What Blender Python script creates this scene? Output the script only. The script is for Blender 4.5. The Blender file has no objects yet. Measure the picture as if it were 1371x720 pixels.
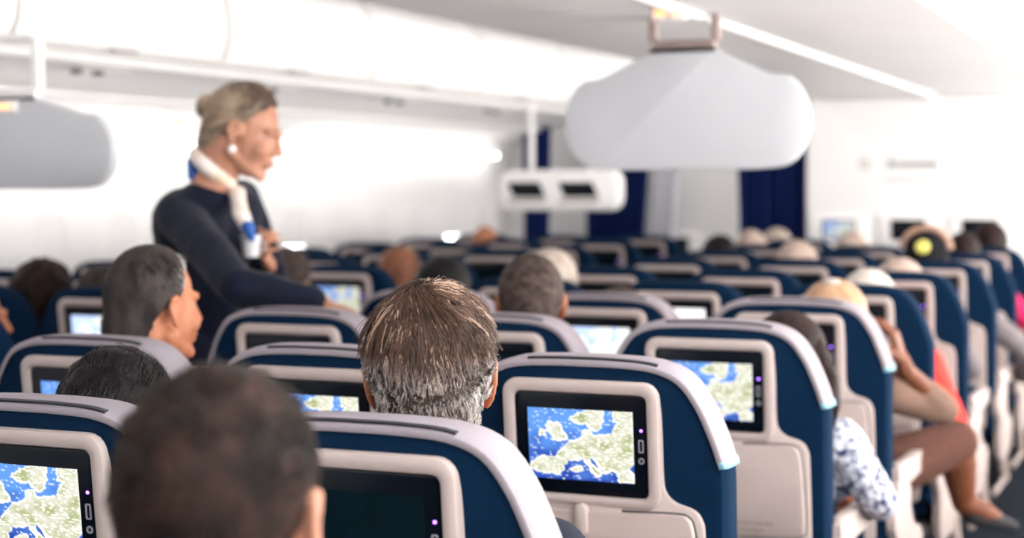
import bpy, bmesh, math, random
import numpy as np
from mathutils import Vector, Matrix, noise

random.seed(7)
PI = math.pi
S = bpy.context.scene
COL = S.collection

# ------------------------------------------------------------ camera
F, YAW, PITCH, ROLL = 2171.8, .404, -.052, -.005
CZ = 1.44
cam_d = bpy.data.cameras.new('camera')
cam = bpy.data.objects.new('camera', cam_d)
COL.objects.link(cam)
cam.location = (0, 0, CZ)
cam_d.sensor_width = 36
cam_d.lens = F / 1371 * 36
cam.matrix_world = (Matrix.Translation((0, 0, CZ)) @ Matrix.Rotation(YAW, 4, 'Z') @
                    Matrix.Rotation(PI / 2 + PITCH, 4, 'X') @ Matrix.Rotation(ROLL, 4, 'Z'))
cam_d.clip_start = .05
cam_d.dof.use_dof = True
cam_d.dof.focus_distance = 2.5
cam_d.dof.aperture_fstop = 2.6
S.camera = cam

# ------------------------------------------------------------ world, light, exposure
S.view_settings.view_transform = 'Standard'
S.view_settings.look = 'None'
S.view_settings.gamma = 1
S.view_settings.use_curve_mapping = False
S.view_settings.exposure = 0.12
S.cycles.max_bounces = 10
S.cycles.diffuse_bounces = 6
S.cycles.sample_clamp_indirect = 6
w = bpy.data.worlds.new('world'); S.world = w; w.use_nodes = True
w.node_tree.nodes['Background'].inputs[0].default_value = (.93, .97, 1, 1)
w.node_tree.nodes['Background'].inputs[1].default_value = 14.0
STRIP_POWER = 2.8      # emission of the ceiling light panels
DAY_POWER = 23         # daylight through each open window of the right wall


def daylight(x, y, z, sx, sy, power):
    l = bpy.data.lights.new('window_daylight', 'AREA')
    l.shape = 'RECTANGLE'; l.size = sx; l.size_y = sy; l.energy = power; l.color = (1, .965, .92)
    o = bpy.data.objects.new('window_daylight', l); COL.objects.link(o)
    o.location = (x, y, z)
    o.rotation_euler = (0, PI / 2 + .75, 0)      # towards -X, tilted up on purpose to brighten the bin undersides
    return o


# ------------------------------------------------------------ pixel ray helper (frame 1371x720)
def at(px, py, Y):
    """the point of the plane y=Y that the photograph shows at px,py"""
    a, b = px - 685.5, py - 360
    cr, sr = math.cos(ROLL), math.sin(ROLL)
    a, b = a * cr + b * sr, -a * sr + b * cr
    xr, u2 = a / F, -b / F
    cp, sp = math.cos(PITCH), math.sin(PITCH)
    zf, up = cp - u2 * sp, sp + u2 * cp
    c, s = math.cos(YAW), math.sin(YAW)
    d = (xr * c - zf * s, xr * s + zf * c, up)
    t = Y / d[1]
    return Vector((d[0] * t, Y, d[2] * t + CZ))


# ------------------------------------------------------------ materials
def srgb(r, g, b):
    f = lambda v: (v / 255 / 12.92) if v <= 10 else ((v / 255 + .055) / 1.055) ** 2.4
    return (f(r), f(g), f(b))


MATS = {}


def mat(name, col, rough=.5, spec=.5, metal=0, noise_s=None, noise_a=.15, bump=0, col2=None, emit=None, es=1,
        sheen=0, stretch=(1, 1, 1), sss=0, coat=0):
    if name in MATS: return MATS[name]
    m = bpy.data.materials.new(name); m.use_nodes = True
    nt = m.node_tree; b = nt.nodes['Principled BSDF']
    b.inputs['Base Color'].default_value = (*col, 1)
    b.inputs['Roughness'].default_value = rough
    b.inputs['Specular IOR Level'].default_value = spec
    b.inputs['Metallic'].default_value = metal
    if sheen: b.inputs['Sheen Weight'].default_value = sheen
    if coat: b.inputs['Coat Weight'].default_value = coat
    if sss:
        b.inputs['Subsurface Weight'].default_value = sss
        b.inputs['Subsurface Radius'].default_value = (1, .35, .2)
        b.inputs['Subsurface Scale'].default_value = .012
    if emit:
        b.inputs['Emission Color'].default_value = (*emit, 1)
        b.inputs['Emission Strength'].default_value = es
    if noise_s:
        tc = nt.nodes.new('ShaderNodeTexCoord'); mp = nt.nodes.new('ShaderNodeMapping')
        mp.inputs['Scale'].default_value = stretch
        n = nt.nodes.new('ShaderNodeTexNoise'); n.inputs['Scale'].default_value = noise_s
        n.inputs['Detail'].default_value = 4
        nt.links.new(tc.outputs['Object'], mp.inputs[0]); nt.links.new(mp.outputs[0], n.inputs['Vector'])
        r = nt.nodes.new('ShaderNodeValToRGB')
        c2 = col2 or tuple(max(0, c * (1 - noise_a)) for c in col)
        r.color_ramp.elements[0].position = .35; r.color_ramp.elements[1].position = .65
        r.color_ramp.elements[0].color = (*col, 1); r.color_ramp.elements[1].color = (*c2, 1)
        nt.links.new(n.outputs['Fac'], r.inputs[0]); nt.links.new(r.outputs[0], b.inputs['Base Color'])
        if bump:
            bp = nt.nodes.new('ShaderNodeBump'); bp.inputs['Strength'].default_value = bump
            bp.inputs['Distance'].default_value = .002
            nt.links.new(n.outputs['Fac'], bp.inputs['Height']); nt.links.new(bp.outputs[0], b.inputs['Normal'])
    MATS[name] = m
    return m


M_WHITE = mat('white_cabin_panel', (.9, .885, .88), .45, .3, noise_s=3, noise_a=.03)
M_CEIL = mat('white_ceiling_panel', (.9, .88, .875), .5, .3, noise_s=2, noise_a=.03)
M_GREYP = mat('warm_grey_plastic', srgb(176, 166, 163), .45, .4, noise_s=4, noise_a=.06)
M_SEAM = mat('seam_shade', (.10, .09, .09), .7, noise_s=8)
M_CARPET = mat('navy_carpet', (.006, .011, .02), .95, .1, noise_s=160, noise_a=.6, bump=.4)
M_NAVY = mat('navy_seat_fabric', (.0010, .0105, .030), .9, .08, noise_s=420, bump=.3, col2=(.0018, .015, .042))
M_COVER = mat('lavender_grey_headrest_cloth', srgb(150, 141, 147), .9, .1, noise_s=300, noise_a=.08, bump=.2)
M_HEM = mat('pale_blue_hem', srgb(140, 185, 202), .85, .1, noise_s=200, noise_a=.1)
M_STRIP = mat('black_webbing', (.02, .02, .025), .8, noise_s=200)
M_BEIGE = mat('beige_plastic', srgb(176, 161, 156), .42, .4, noise_s=60, noise_a=.03, bump=.03)
M_TRAY = mat('beige_tray_plastic', srgb(172, 156, 151), .5, .35, noise_s=350, noise_a=.04, bump=.06)
M_BLACK = mat('black_glossy_glass', (.002, .004, .008), .22, .18, noise_s=3, noise_a=.2)
M_OFF = mat('switched_off_screen', (.003, .010, .015), .10, .28, noise_s=3, noise_a=.2)
M_LED = mat('violet_led', (.1, .05, .3), .4, emit=(.35, .12, 1), es=6)
M_PORT = mat('grey_port_ring', (.28, .26, .3), .4, noise_s=30)
M_METAL = mat('brushed_aluminium', (.45, .44, .43), .35, .5, .9, noise_s=80)
M_MON = mat('pale_grey_divider_panel', srgb(196, 197, 201), .5, .3, noise_s=5, noise_a=.03)
M_BRACK = mat('taupe_bracket', srgb(150, 132, 126), .5, noise_s=12)
M_CURT = mat('navy_curtain_cloth', srgb(24, 40, 92), .9, .1, noise_s=60, noise_a=.35, stretch=(6, 6, .3))
M_CURTW = mat('pale_curtain_cloth', srgb(222, 220, 226), .9, .1, noise_s=60, noise_a=.06, stretch=(6, 6, .3))
M_TEXT = mat('dark_grey_lettering', srgb(70, 72, 82), .6, noise_s=20)
M_TEXT2 = mat('taupe_lettering', srgb(120, 108, 106), .6, noise_s=20)
M_GLOW = mat('light_diffuser', (.9, .9, .88), .5, emit=(1, .975, .95), es=STRIP_POWER, noise_s=4)
M_FILL = mat('wall_fill_glow', (.9, .9, .88), .5, emit=(1, .975, .95), es=7, noise_s=4)  # glow of the added strips along the side walls
M_ORANGE = mat('orange_lit_sign', (.6, .3, .15), .5, emit=(1, .45, .2), es=1.6, noise_s=4)
M_SHADE = mat('window_shade_plastic', (.88, .865, .86), .6, noise_s=5, noise_a=.04)
M_LENS = mat('dark_lamp_lens', (.03, .03, .03), .2, noise_s=20)


def screen_mat(name, strength, wash=0.):
    m = bpy.data.materials.new(name); m.use_nodes = True
    nt = m.node_tree; b = nt.nodes['Principled BSDF']
    a = nt.nodes.new('ShaderNodeVertexColor'); a.layer_name = 'map'
    mx = nt.nodes.new('ShaderNodeMix'); mx.data_type = 'RGBA'
    mx.inputs[0].default_value = wash
    nt.links.new(a.outputs['Color'], mx.inputs[6]); mx.inputs[7].default_value = (.85, .9, 1, 1)
    b.inputs['Base Color'].default_value = (.01, .01, .01, 1); b.inputs['Roughness'].default_value = .15
    nt.links.new(mx.outputs[2], b.inputs['Emission Color'])
    b.inputs['Emission Strength'].default_value = strength
    return m


M_MAP = screen_mat('moving_map_screen', 1.25)
M_MAPW = screen_mat('washed_out_map_screen', 1.5, .45)
M_BLUE = screen_mat('blue_map_screen', 1.0, .1)
M_WHITESCR = mat('white_lit_screen', (.6, .6, .6), .4, emit=(1, .97, .95), es=1.0, noise_s=4)


# ------------------------------------------------------------ object helpers
def link(o): COL.objects.link(o); return o


def thing(name, label, cat, loc=(0, 0, 0), group=None, rz=0):
    o = link(bpy.data.objects.new(name, None)); o.location = loc; o.rotation_euler = (0, 0, rz)
    o.empty_display_size = .1
    o['label'] = label; o['category'] = cat
    if group: o['group'] = group
    return o


def tag(o, label, cat, group=None):
    o['label'] = label; o['category'] = cat
    if group: o['group'] = group
    return o


def mesh(name, V, Fc, m, parent=None, smooth=True, kind=None, sharp=35):
    me = bpy.data.meshes.new(name)
    me.from_pydata([tuple(v) for v in V], [], [tuple(f) for f in Fc])
    me.validate()
    bm = bmesh.new(); bm.from_mesh(me); bmesh.ops.recalc_face_normals(bm, faces=bm.faces); bm.to_mesh(me); bm.free()
    for mm in (m if isinstance(m, (list, tuple)) else [m]): me.materials.append(mm)
    if smooth:
        me.polygons.foreach_set('use_smooth', [True] * len(me.polygons))
        if sharp: me.set_sharp_from_angle(angle=math.radians(sharp))
    o = link(bpy.data.objects.new(name, me))
    if parent: o.parent = parent
    if kind: o['kind'] = kind
    return o


class MB:
    def __init__(s): s.V = []; s.F = []

    def add(s, V, Fc):
        k = len(s.V); s.V += [tuple(v) for v in V]; s.F += [tuple(i + k for i in f) for f in Fc]; return s

    def box(s, x0, x1, y0, y1, z0, z1, b=0):
        if b:
            # chamfered box: three nested slabs in y
            pts = lambda i: [(x0 + i, z0), (x1 - i, z0), (x1, z0 + i), (x1, z1 - i), (x1 - i, z1), (x0 + i, z1), (x0, z1 - i), (x0, z0 + i)]
            def ring(ins, y):
                cx, cz = (x0 + x1) / 2, (z0 + z1) / 2
                return [(cx + (x - cx) * (1 - ins / max(1e-6, (x1 - x0) / 2)), y, cz + (z - cz) * (1 - ins / max(1e-6, (z1 - z0) / 2))) for x, z in pts(b)]
            rs = [ring(b, y0), ring(0, y0 + b), ring(0, y1 - b), ring(b, y1)]
            return s.loft(rs)
        V = [(x, y, z) for x in (x0, x1) for y in (y0, y1) for z in (z0, z1)]
        return s.add(V, [(0, 1, 3, 2), (4, 6, 7, 5), (0, 4, 5, 1), (2, 3, 7, 6), (0, 2, 6, 4), (1, 5, 7, 3)])

    def loft(s, rings, closed=True, caps=True):
        n = len(rings[0]); V = [p for r in rings for p in r]; Fc = []
        for a in range(len(rings) - 1):
            for i in range(n if closed else n - 1):
                j = (i + 1) % n
                Fc.append((a * n + i, a * n + j, (a + 1) * n + j, (a + 1) * n + i))
        if caps:
            Fc.append(tuple(range(n))); Fc.append(tuple((len(rings) - 1) * n + i for i in reversed(range(n))))
        return s.add(V, Fc)

    def tube(s, pts, r, n=10, caps=True):
        pts = [Vector(p) for p in pts]; rings = []
        rr = r if isinstance(r, (list, tuple)) else [r] * len(pts)
        up = Vector((0, 0, 1))
        for i, p in enumerate(pts):
            d = (pts[min(i + 1, len(pts) - 1)] - pts[max(i - 1, 0)]).normalized()
            u = d.cross(up)
            if u.length < .05: u = d.cross(Vector((0, 1, 0)))
            u.normalize(); v = d.cross(u)
            rings.append([p + (u * math.cos(2 * PI * k / n) + v * math.sin(2 * PI * k / n)) * rr[i] for k in range(n)])
        return s.loft(rings, True, caps)

    def build(s, name, m, parent=None, **k): return mesh(name, s.V, s.F, m, parent, **k)


def catmull(P, n=5, closed=False):
    out = []; L = len(P)
    rng = range(L) if closed else range(L - 1)
    for i in rng:
        g = lambda k: P[k % L] if closed else P[min(max(k, 0), L - 1)]
        p0, p1, p2, p3 = g(i - 1), g(i), g(i + 1), g(i + 2)
        for j in range(n):
            t = j / n
            out.append(tuple(.5 * (2 * b + (c - a) * t + (2 * a - 5 * b + 4 * c - d) * t * t + (3 * b - a - 3 * c + d) * t ** 3)
                             for a, b, c, d in zip(p0, p1, p2, p3)))
    if not closed: out.append(tuple(P[-1]))
    return out


def offset2(P, d, closed=True):
    """offset a 2-D polyline outward (counter-clockwise polygon) by d"""
    n = len(P); out = []
    for i in range(n):
        a = P[(i - 1) % n] if closed or i else P[0]
        b = P[(i + 1) % n] if closed or i < n - 1 else P[-1]
        tx, tz = b[0] - a[0], b[1] - a[1]; L = math.hypot(tx, tz) or 1
        out.append((P[i][0] + tz / L * d, P[i][1] - tx / L * d))
    return out


def rrect(x0, x1, z0, z1, r, n=6):
    P = []
    for cx, cz, a in ((x1 - r, z0 + r, -PI / 2), (x1 - r, z1 - r, 0), (x0 + r, z1 - r, PI / 2), (x0 + r, z0 + r, PI)):
        for k in range(n + 1):
            t = a + k / n * PI / 2; P.append((cx + r * math.cos(t), cz + r * math.sin(t)))
    return P


def slab(P, y_back, y_front, bev, mb=None, shear=None):
    """rounded plate from a ccw outline (x,z); y_front is the face that looks towards -Y"""
    mb = mb or MB(); sh = shear or (lambda x, y, z: (x, y, z))
    rs = []
    for y, o in ((y_back, 0), (y_front + bev, 0), (y_front + bev * .3, -bev * .3), (y_front, -bev)):
        rs.append([sh(x, y, z) for x, z in offset2(P, o)])
    return mb.loft(rs)


def ringframe(Po, Pi, y_back, y_front, bev, mb, sh):
    """a frame between two outlines with the same point count"""
    n = len(Po)
    prof = [(0, y_back), (0, y_front + bev), (bev * .3, y_front + bev * .3), (bev, y_front)]
    rings = [[sh(x, y, z) for x, z in offset2(Po, -o)] for o, y in prof]
    rings += [[sh(x, y, z) for x, z in offset2(Pi, o)] for o, y in reversed(prof)]
    V = [p for r in rings for p in r]; Fc = []
    for a in range(len(rings) - 1):
        for i in range(n):
            j = (i + 1) % n; Fc.append((a * n + i, a * n + j, (a + 1) * n + j, (a + 1) * n + i))
    return mb.add(V, Fc)


def text_mesh(name, txt, size, m, parent, loc, italic=0, depth=.001):
    cu = bpy.data.curves.new(name, 'FONT'); cu.body = txt; cu.size = size; cu.extrude = depth
    cu.shear = italic; cu.align_x = 'CENTER'; cu.resolution_u = 3
    o = bpy.data.objects.new(name, cu); link(o)
    dg = bpy.context.evaluated_depsgraph_get()
    me = bpy.data.meshes.new_from_object(o.evaluated_get(dg))
    bpy.data.objects.remove(o)
    me.transform(Matrix.Translation(loc) @ Matrix.Rotation(PI / 2, 4, 'X'))
    me.materials.clear(); me.materials.append(m)
    r = link(bpy.data.objects.new(name, me)); r.parent = parent
    return r


def copy_tree(o, parent=None, skip=()):
    c = o.copy(); COL.objects.link(c)
    if parent: c.parent = parent; c.matrix_parent_inverse = o.matrix_parent_inverse
    for ch in KIDS.get(o.name, []):
        if not ch.name.startswith(skip or '#'): copy_tree(ch, c)
    return c


KIDS = {}


def register(root):
    KIDS[root.name] = [c for c in bpy.data.objects if c.parent == root]
    for c in KIDS[root.name]: register(c)


# ------------------------------------------------------------ the cabin shell
CX = -1.6                       # centre line of the cabin
Y0, Y1 = -5.0, 11.6
WL, WR = -4.95, 1.75


def struct(name, V, Fc, m, **k): return mesh(name, V, Fc, m, kind='structure', **k)


mb = MB().box(WL - .1, WR + .1, Y0, Y1, -.06, 0); mb.build('floor', M_CARPET, smooth=False, kind='structure')


def extr(profile, y0, y1, th=.03):
    """thick sheet along Y from an open (x,z) profile"""
    up = offset2(profile, th, closed=False)
    ring = list(profile) + list(reversed(up))
    return MB().loft([[(x, y0, z) for x, z in ring], [(x, y1, z) for x, z in ring]])


# ceiling: aisle vaults and the flat panel above the centre bins
ceil = [(-4.45, 2.50), (-4.1, 2.53), (-3.7, 2.57), (-3.3, 2.58), (-2.9, 2.57), (-2.3, 2.53), (-1.6, 2.52), (-.9, 2.53), (-.3, 2.57), (.1, 2.58), (.5, 2.57), (.9, 2.53), (1.25, 2.50)]
extr(list(reversed(ceil)), Y0, Y1, .04).build('ceiling', M_CEIL, kind='structure')
extr([(-3.98, 1.925), (-4.3, 1.925), (-4.6, 1.86), (-4.95, 1.72)], Y0, Y1, .012).build('trim_7', M_CEIL, kind='structure')
extr([(1.75, 1.72), (1.4, 1.86), (1.1, 1.925), (.78, 1.925)], Y0, Y1, .012).build('trim_8', M_CEIL, kind='structure')

# side walls with window openings (Z .98 to 1.34)
WZ0, WZ1, WHW = .945, 1.31, .13
left_windows = [3.9 + .55 * k for k in range(-15, 14)]


def side_wall(name, x, sgn, wins):
    mb = MB()
    t = .06 * sgn
    a, b = min(x, x + t), max(x, x + t)
    mb.box(a, b, Y0, Y1, 0, WZ0); mb.box(a, b, Y0, Y1, WZ1, 1.76)
    e = Y0
    for y in wins:
        mb.box(a, b, e, y - WHW, WZ0, WZ1); e = y + WHW
    mb.box(a, b, e, Y1, WZ0, WZ1)
    return mb.build(name, M_WHITE, smooth=False, kind='structure')


wl = [y for y in left_windows if Y0 + .2 < y < Y1 - .2]
side_wall('wall_left', WL, -1, wl)
side_wall('wall_right', WR, 1, wl)
wn = 0
for side, x, sg in (('l', WL, 1), ('r', WR, -1)):
    for k, y in enumerate(wl):
        wn += 1
        P = rrect(y - WHW - .03, y + WHW + .03, WZ0 - .03, WZ1 + .03, .09)
        Pi = rrect(y - WHW + .012, y + WHW - .012, WZ0 + .012, WZ1 - .012, .075)
        mb = MB(); sh = lambda u, v, z, x=x, sg=sg: (x + sg * -v, u, z)
        ringframe(P, Pi, .012, -.003, .003, mb, sh)
        fr = mb.build('window_%d' % wn, M_WHITE, kind='structure')
        # pull-down shade; on a few windows it stops short of the sill
        gap = 0.006
        if side == 'l' and abs(y - 10.5) < .2: gap = .135  # left gaps added so they blur into bright discs
        if side == 'l' and abs(y - 8.3) < .2: gap = .14
        if side == 'r': gap = .30 if y > -2 else .12
        o = MB().box(min(x - sg * .001, x - sg * .006), max(x - sg * .001, x - sg * .006), y - WHW - .005, y + WHW + .005,
                     WZ0 + gap, WZ1 + .002).build('window_shade', M_SHADE, fr, smooth=False)
        if side == 'r' and y > -2:
            daylight(x - .05, y, WZ0 + .15, .28, .24, DAY_POWER * (.5 if y < 2.5 else 1.15))

# back and front walls
MB().box(WL, WR, Y0 - .06, Y0, 0, 2.7).build('wall_back', M_WHITE, smooth=False, kind='structure')
MB().box(WL, WR, Y1, Y1 + .06, 0, 2.7).build('wall_front', M_WHITE, smooth=False, kind='structure')
MB().box(WL, WL + .02, Y0, Y1, 0, .12).build('baseboard_left', M_GREYP, smooth=False, kind='structure')
MB().box(WR - .02, WR, Y0, Y1, 0, .12).build('baseboard_right', M_GREYP, smooth=False, kind='structure')


ORD = {0: 'first', 1: 'second', 2: 'third', 3: 'fourth', 4: 'fifth', 5: 'sixth', 6: 'seventh', 7: 'eighth', 8: 'ninth', 9: 'tenth', 10: 'eleventh', 11: 'twelfth'}


# ------------------------------------------------------------ overhead bins
def bin_profile_side(s):
    # outer bins: x measured from the cabin centre line, s = -1 left / +1 right
    P = [(-2.70, 1.935), (-2.43, 1.955), (-2.36, 1.99), (-2.33, 2.05), (-2.32, 2.15), (-2.35, 2.28), (-2.42, 2.40), (-2.52, 2.47), (-2.70, 2.48)]
    return P if s < 0 else [(-x, z) for x, z in reversed(P)]


def make_bin(prof, y0, y1, face, label, group, handle):
    t = thing('overhead_bin', label, 'overhead bin', (CX, (y0 + y1) / 2, prof[0][1]), group)
    h = (y1 - y0) / 2 - .006; z0 = prof[0][1]
    def ext(P, a, b): return MB().loft([[(x, a, z - z0) for x, z in P], [(x, b, z - z0) for x, z in P]])
    ext(offset2(prof, -.008), -h, h).build('bin_shell', M_WHITE, t)
    # door: outer skin of the face
    fp = face; th = [(x, z) for x, z in offset2(fp, .012, closed=False)]
    d = ext(list(fp) + list(reversed(th)), -h + .01, h - .01).build('bin_door', M_WHITE, t)
    hx, hz = handle
    MB().box(hx - .012, hx + .012, -.075, .075, hz - z0 - .012, hz - z0 + .01, .004).build('latch', M_GREYP, d)
    return t


BINS = [4.68 + 1.36 * k for k in range(-5, 5)]
for k, y in enumerate(BINS):
    y1 = min(y + 1.36, Y1 - .01)
    lab = 'white overhead bin above the left window seats, bin %s' % ('nearest the gap above the grey divider' if k == 4 else 'in the long closed row')
    P = bin_profile_side(-1)
    make_bin(P, y, y1, P[2:8], 'white overhead bin along the left wall, %s from the front wall' % ORD[9 - k], 'overhead bins along the left wall', (-2.36, 1.985))
    P = bin_profile_side(1)
    if y < 3 : continue
    make_bin(P, y, y1, P[1:7], 'white overhead bin along the right wall, %s from the front wall' % ORD[9 - k], 'overhead bins along the right wall', (2.36, 1.985))
for k, y in enumerate(BINS):
    y1 = min(y + 1.36, Y1 - .01)
    P = [(-.80, 2.17), (-.74, 2.06), (-.62, 2.01), (.62, 2.01), (.74, 2.06), (.80, 2.17), (.83, 2.3), (.80, 2.42), (.70, 2.48), (-.70, 2.48), (-.80, 2.42), (-.83, 2.3)]
    t = make_bin(P, y, y1, P[4:9], 'white centre overhead bin over the middle seats, %s from the front wall' % ORD[9 - k], 'overhead bins over the middle seats', (.755, 2.10))
    # second door for the far aisle
# rails and seams
extr([(-4.02, 1.92), (-3.97, 1.925), (-3.955, 1.95)], Y0, Y1, .01).build('trim_1', M_SHADE, kind='structure')
extr([(-4.62, 1.845), (-4.58, 1.852)], Y0, Y1, .012).build('trim_2', M_SHADE, kind='structure')
MB().tube([(CX + .16, Y0, 2.0), (CX - .02, Y1, 2.0)], .022, 8).build('trim_3', M_WHITE, kind='structure')
MB().tube([(CX + .19, Y0, 2.005), (CX + .01, Y1, 2.005)], .009, 6).build('trim_4', M_GREYP, kind='structure')
MB().box(-2.38, -.82, Y0, Y1, 2.0, 2.008).build('trim_5', M_WHITE, smooth=False, kind='structure')
MB().tube([(CX + .78, Y0, 2.03), (CX + .70, Y1, 2.03)], .012, 6).build('trim_6', M_GREYP, kind='structure')

# ceiling light panels over both aisles
for xs, nm in ((-3.25, 'left'), (.05, 'right')):
    for k in range(6):
        ya = -4.6 + k * 2.7
        t = thing('ceiling_light', 'long white light panel over the %s aisle, %s from the front wall' % (nm, ORD[5 - k]), 'ceiling light', (xs, ya + 1.25, 2.585), 'light panels over the %s aisle' % nm)
        MB().box(-.24, .24, -1.25, 1.25, -.012, .012, .006).build('housing', M_WHITE, t, smooth=False)
        MB().box(-.2, .2, -1.2, 1.2, -.018, -.0125).build('diffuser', M_GLOW, t, smooth=False)

for xs, nm, sg in ((-4.86, 'left', 1), (1.66, 'right', -1)):  # strips added to brighten the side walls and bin undersides
    for k in range(5):
        t = thing('wall_fill_light', 'slim added light strip under the bins along the %s wall, %s from the camera' % (nm, ORD[k]), 'added fill light', (xs, -3.2 + 3.2 * k, 1.715), 'added light strips along the %s wall' % nm)
        mb = MB().box(-.014, .014, -1.5, 1.5, -.008, .012, .003)
        for q in (-1.49, 0, 1.49): mb.box(-.006, .006, q - .01, q + .01, -.062, 0)
        mb.build('housing', M_WHITE, t, smooth=False)
        MB().tube([(0, -1.48, -.062), (0, 1.48, -.062)], .016, 10).build('fill_tube', M_FILL, t)

t = thing('front_fill_light', 'added fill tube high on the white front wall beyond the left aisle', 'added fill light', (-3.2, Y1 - .05, 2.3))  # tube added to lift the dim front wall
MB().box(-.5, .5, 0, .05, -.02, .02, .005).build('housing', M_WHITE, t, smooth=False)
MB().tube([(-.48, -.03, 0), (.48, -.03, 0)], .016, 10).build('fill_tube', mat('front_fill_glow', (.9, .9, .88), .5, emit=(1, .975, .95), es=26, noise_s=4), t)

# service panels with lamps under the outer bins and under the centre bins
for k in range(7):
    y = 1.2 + 1.36 * k
    t = thing('service_panel', 'panel of two dark reading lamps under the left bins, %s from the camera' % ORD[k], 'reading lamps', (-4.2, y + .15, 1.925), 'reading lamp panels under the left bins')
    MB().box(-.1, .1, -.16, .16, -.014, .012, .004).build('panel', M_WHITE, t)
    for dx in (-.07, .07):
        MB().tube([(0, dx, -.03), (0, dx, -.012)], [.022, .026], 12).build('lamp_lens', M_LENS, t)
for (px, py, Y, lab) in ((897, 18, 5.0, 'orange lit seat belt sign beside the centre divider bracket'),
                         (10, 143, 4.3, 'orange lit sign under the bins above the grey divider'),
                         (240, 166, 6.85, 'faint orange sign high on the left wall behind the attendant')):
    p = at(px, py, Y)
    t = thing('lit_sign', lab, 'sign', tuple(p))
    if px > 800:
        MB().box(-.06, .06, -.016, 0, -.024, .024, .004).build('housing', M_WHITE, t)
        for q in (-.028, .028): MB().box(q - .017, q + .017, -.02, -.017, -.011, .011).build('lamp_face', M_ORANGE, t)
    else:
        MB().box(-.045, .045, -.016, 0, -.02, .02, .004).build('housing', M_WHITE, t)
        MB().box(-.028, .028, -.02, -.017, -.009, .009).build('lamp_face', M_ORANGE, t)


# ------------------------------------------------------------ hanging dividers
def divider(label, cx, Y, zb, zs, zn, hw, ztop, mB):
    t = thing('hanging_divider', label, 'divider panel', (cx, Y, ztop))
    h = zs - zb
    half = [(0, zb), (hw * .6, zb), (hw * .86, zb + h * .07), (hw * .985, zb + h * .32), (hw, zb + h * .56), (hw * .95, zb + h * .8), (hw * .84, zb + h * .97),
            (hw * .70, zs), (hw * .5, zs + (zn - zs) * .42), (hw * .29, zn - .006), (hw * .27, zn)]
    P = catmull(half, 5) + [(-x, z) for x, z in reversed(catmull(half, 5))]
    P = [(x, z - ztop) for x, z in P]
    slab(P, .022, -.022, .008).build('panel', M_MON, t)
    mb = MB(); b = hw * .255
    zt = zn - ztop
    mb.box(-b, b, -.02, .02, zt - .004, zt + .035, .006)
    for s in (-1, 1): mb.box(s * b - .014 - (.0 if s < 0 else .014) + .014 * (s > 0), s * b + .014 * (s < 0) + .014 * (s > 0), -.02, .02, zt + .03, 0, .004)
    mb.box(-b, b, -.03, .03, -.012, .004)
    mb.build('bracket', mB, t)
    return t


divider('large pale grey divider panel hung from the centre bins', -1.612, 5.25, 1.487, 1.80, 1.885, .424, 2.02, M_BRACK)
divider('smaller grey divider panel hung over the left window seats', -3.745, 4.44, 1.433, 1.685, 1.74, .42, 1.95, M_WHITE)

# ------------------------------------------------------------ front bulkheads, curtains, far monitors
BY = 10.6
bh = thing('bulkhead', 'white bulkhead wall with three small monitors facing the middle seats', 'bulkhead', (-1.6, BY, 0))
slab(rrect(-.82, .98, 0, 1.98, .05), .06, 0, .01).build('panel', M_WHITE, bh)
text_mesh('lettering', 'Economy', .085, M_TEXT, bh, (-.14, -.003, 1.535), italic=.25)
MB().box(-.31, .03, -.004, 0, 1.455, 1.462).build('underline', M_TEXT2, bh)
mb = MB(); ringframe([(math.cos(a) * .035 - .44, math.sin(a) * .035 + 1.56) for a in np.linspace(0, 2 * PI, 25)[:-1]],
                     [(math.cos(a) * .025 - .44, math.sin(a) * .025 + 1.56) for a in np.linspace(0, 2 * PI, 25)[:-1]], 0, -.004, .001, mb, lambda x, y, z: (x, y, z))
mb.build('round_emblem', M_GREYP, bh)


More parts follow.
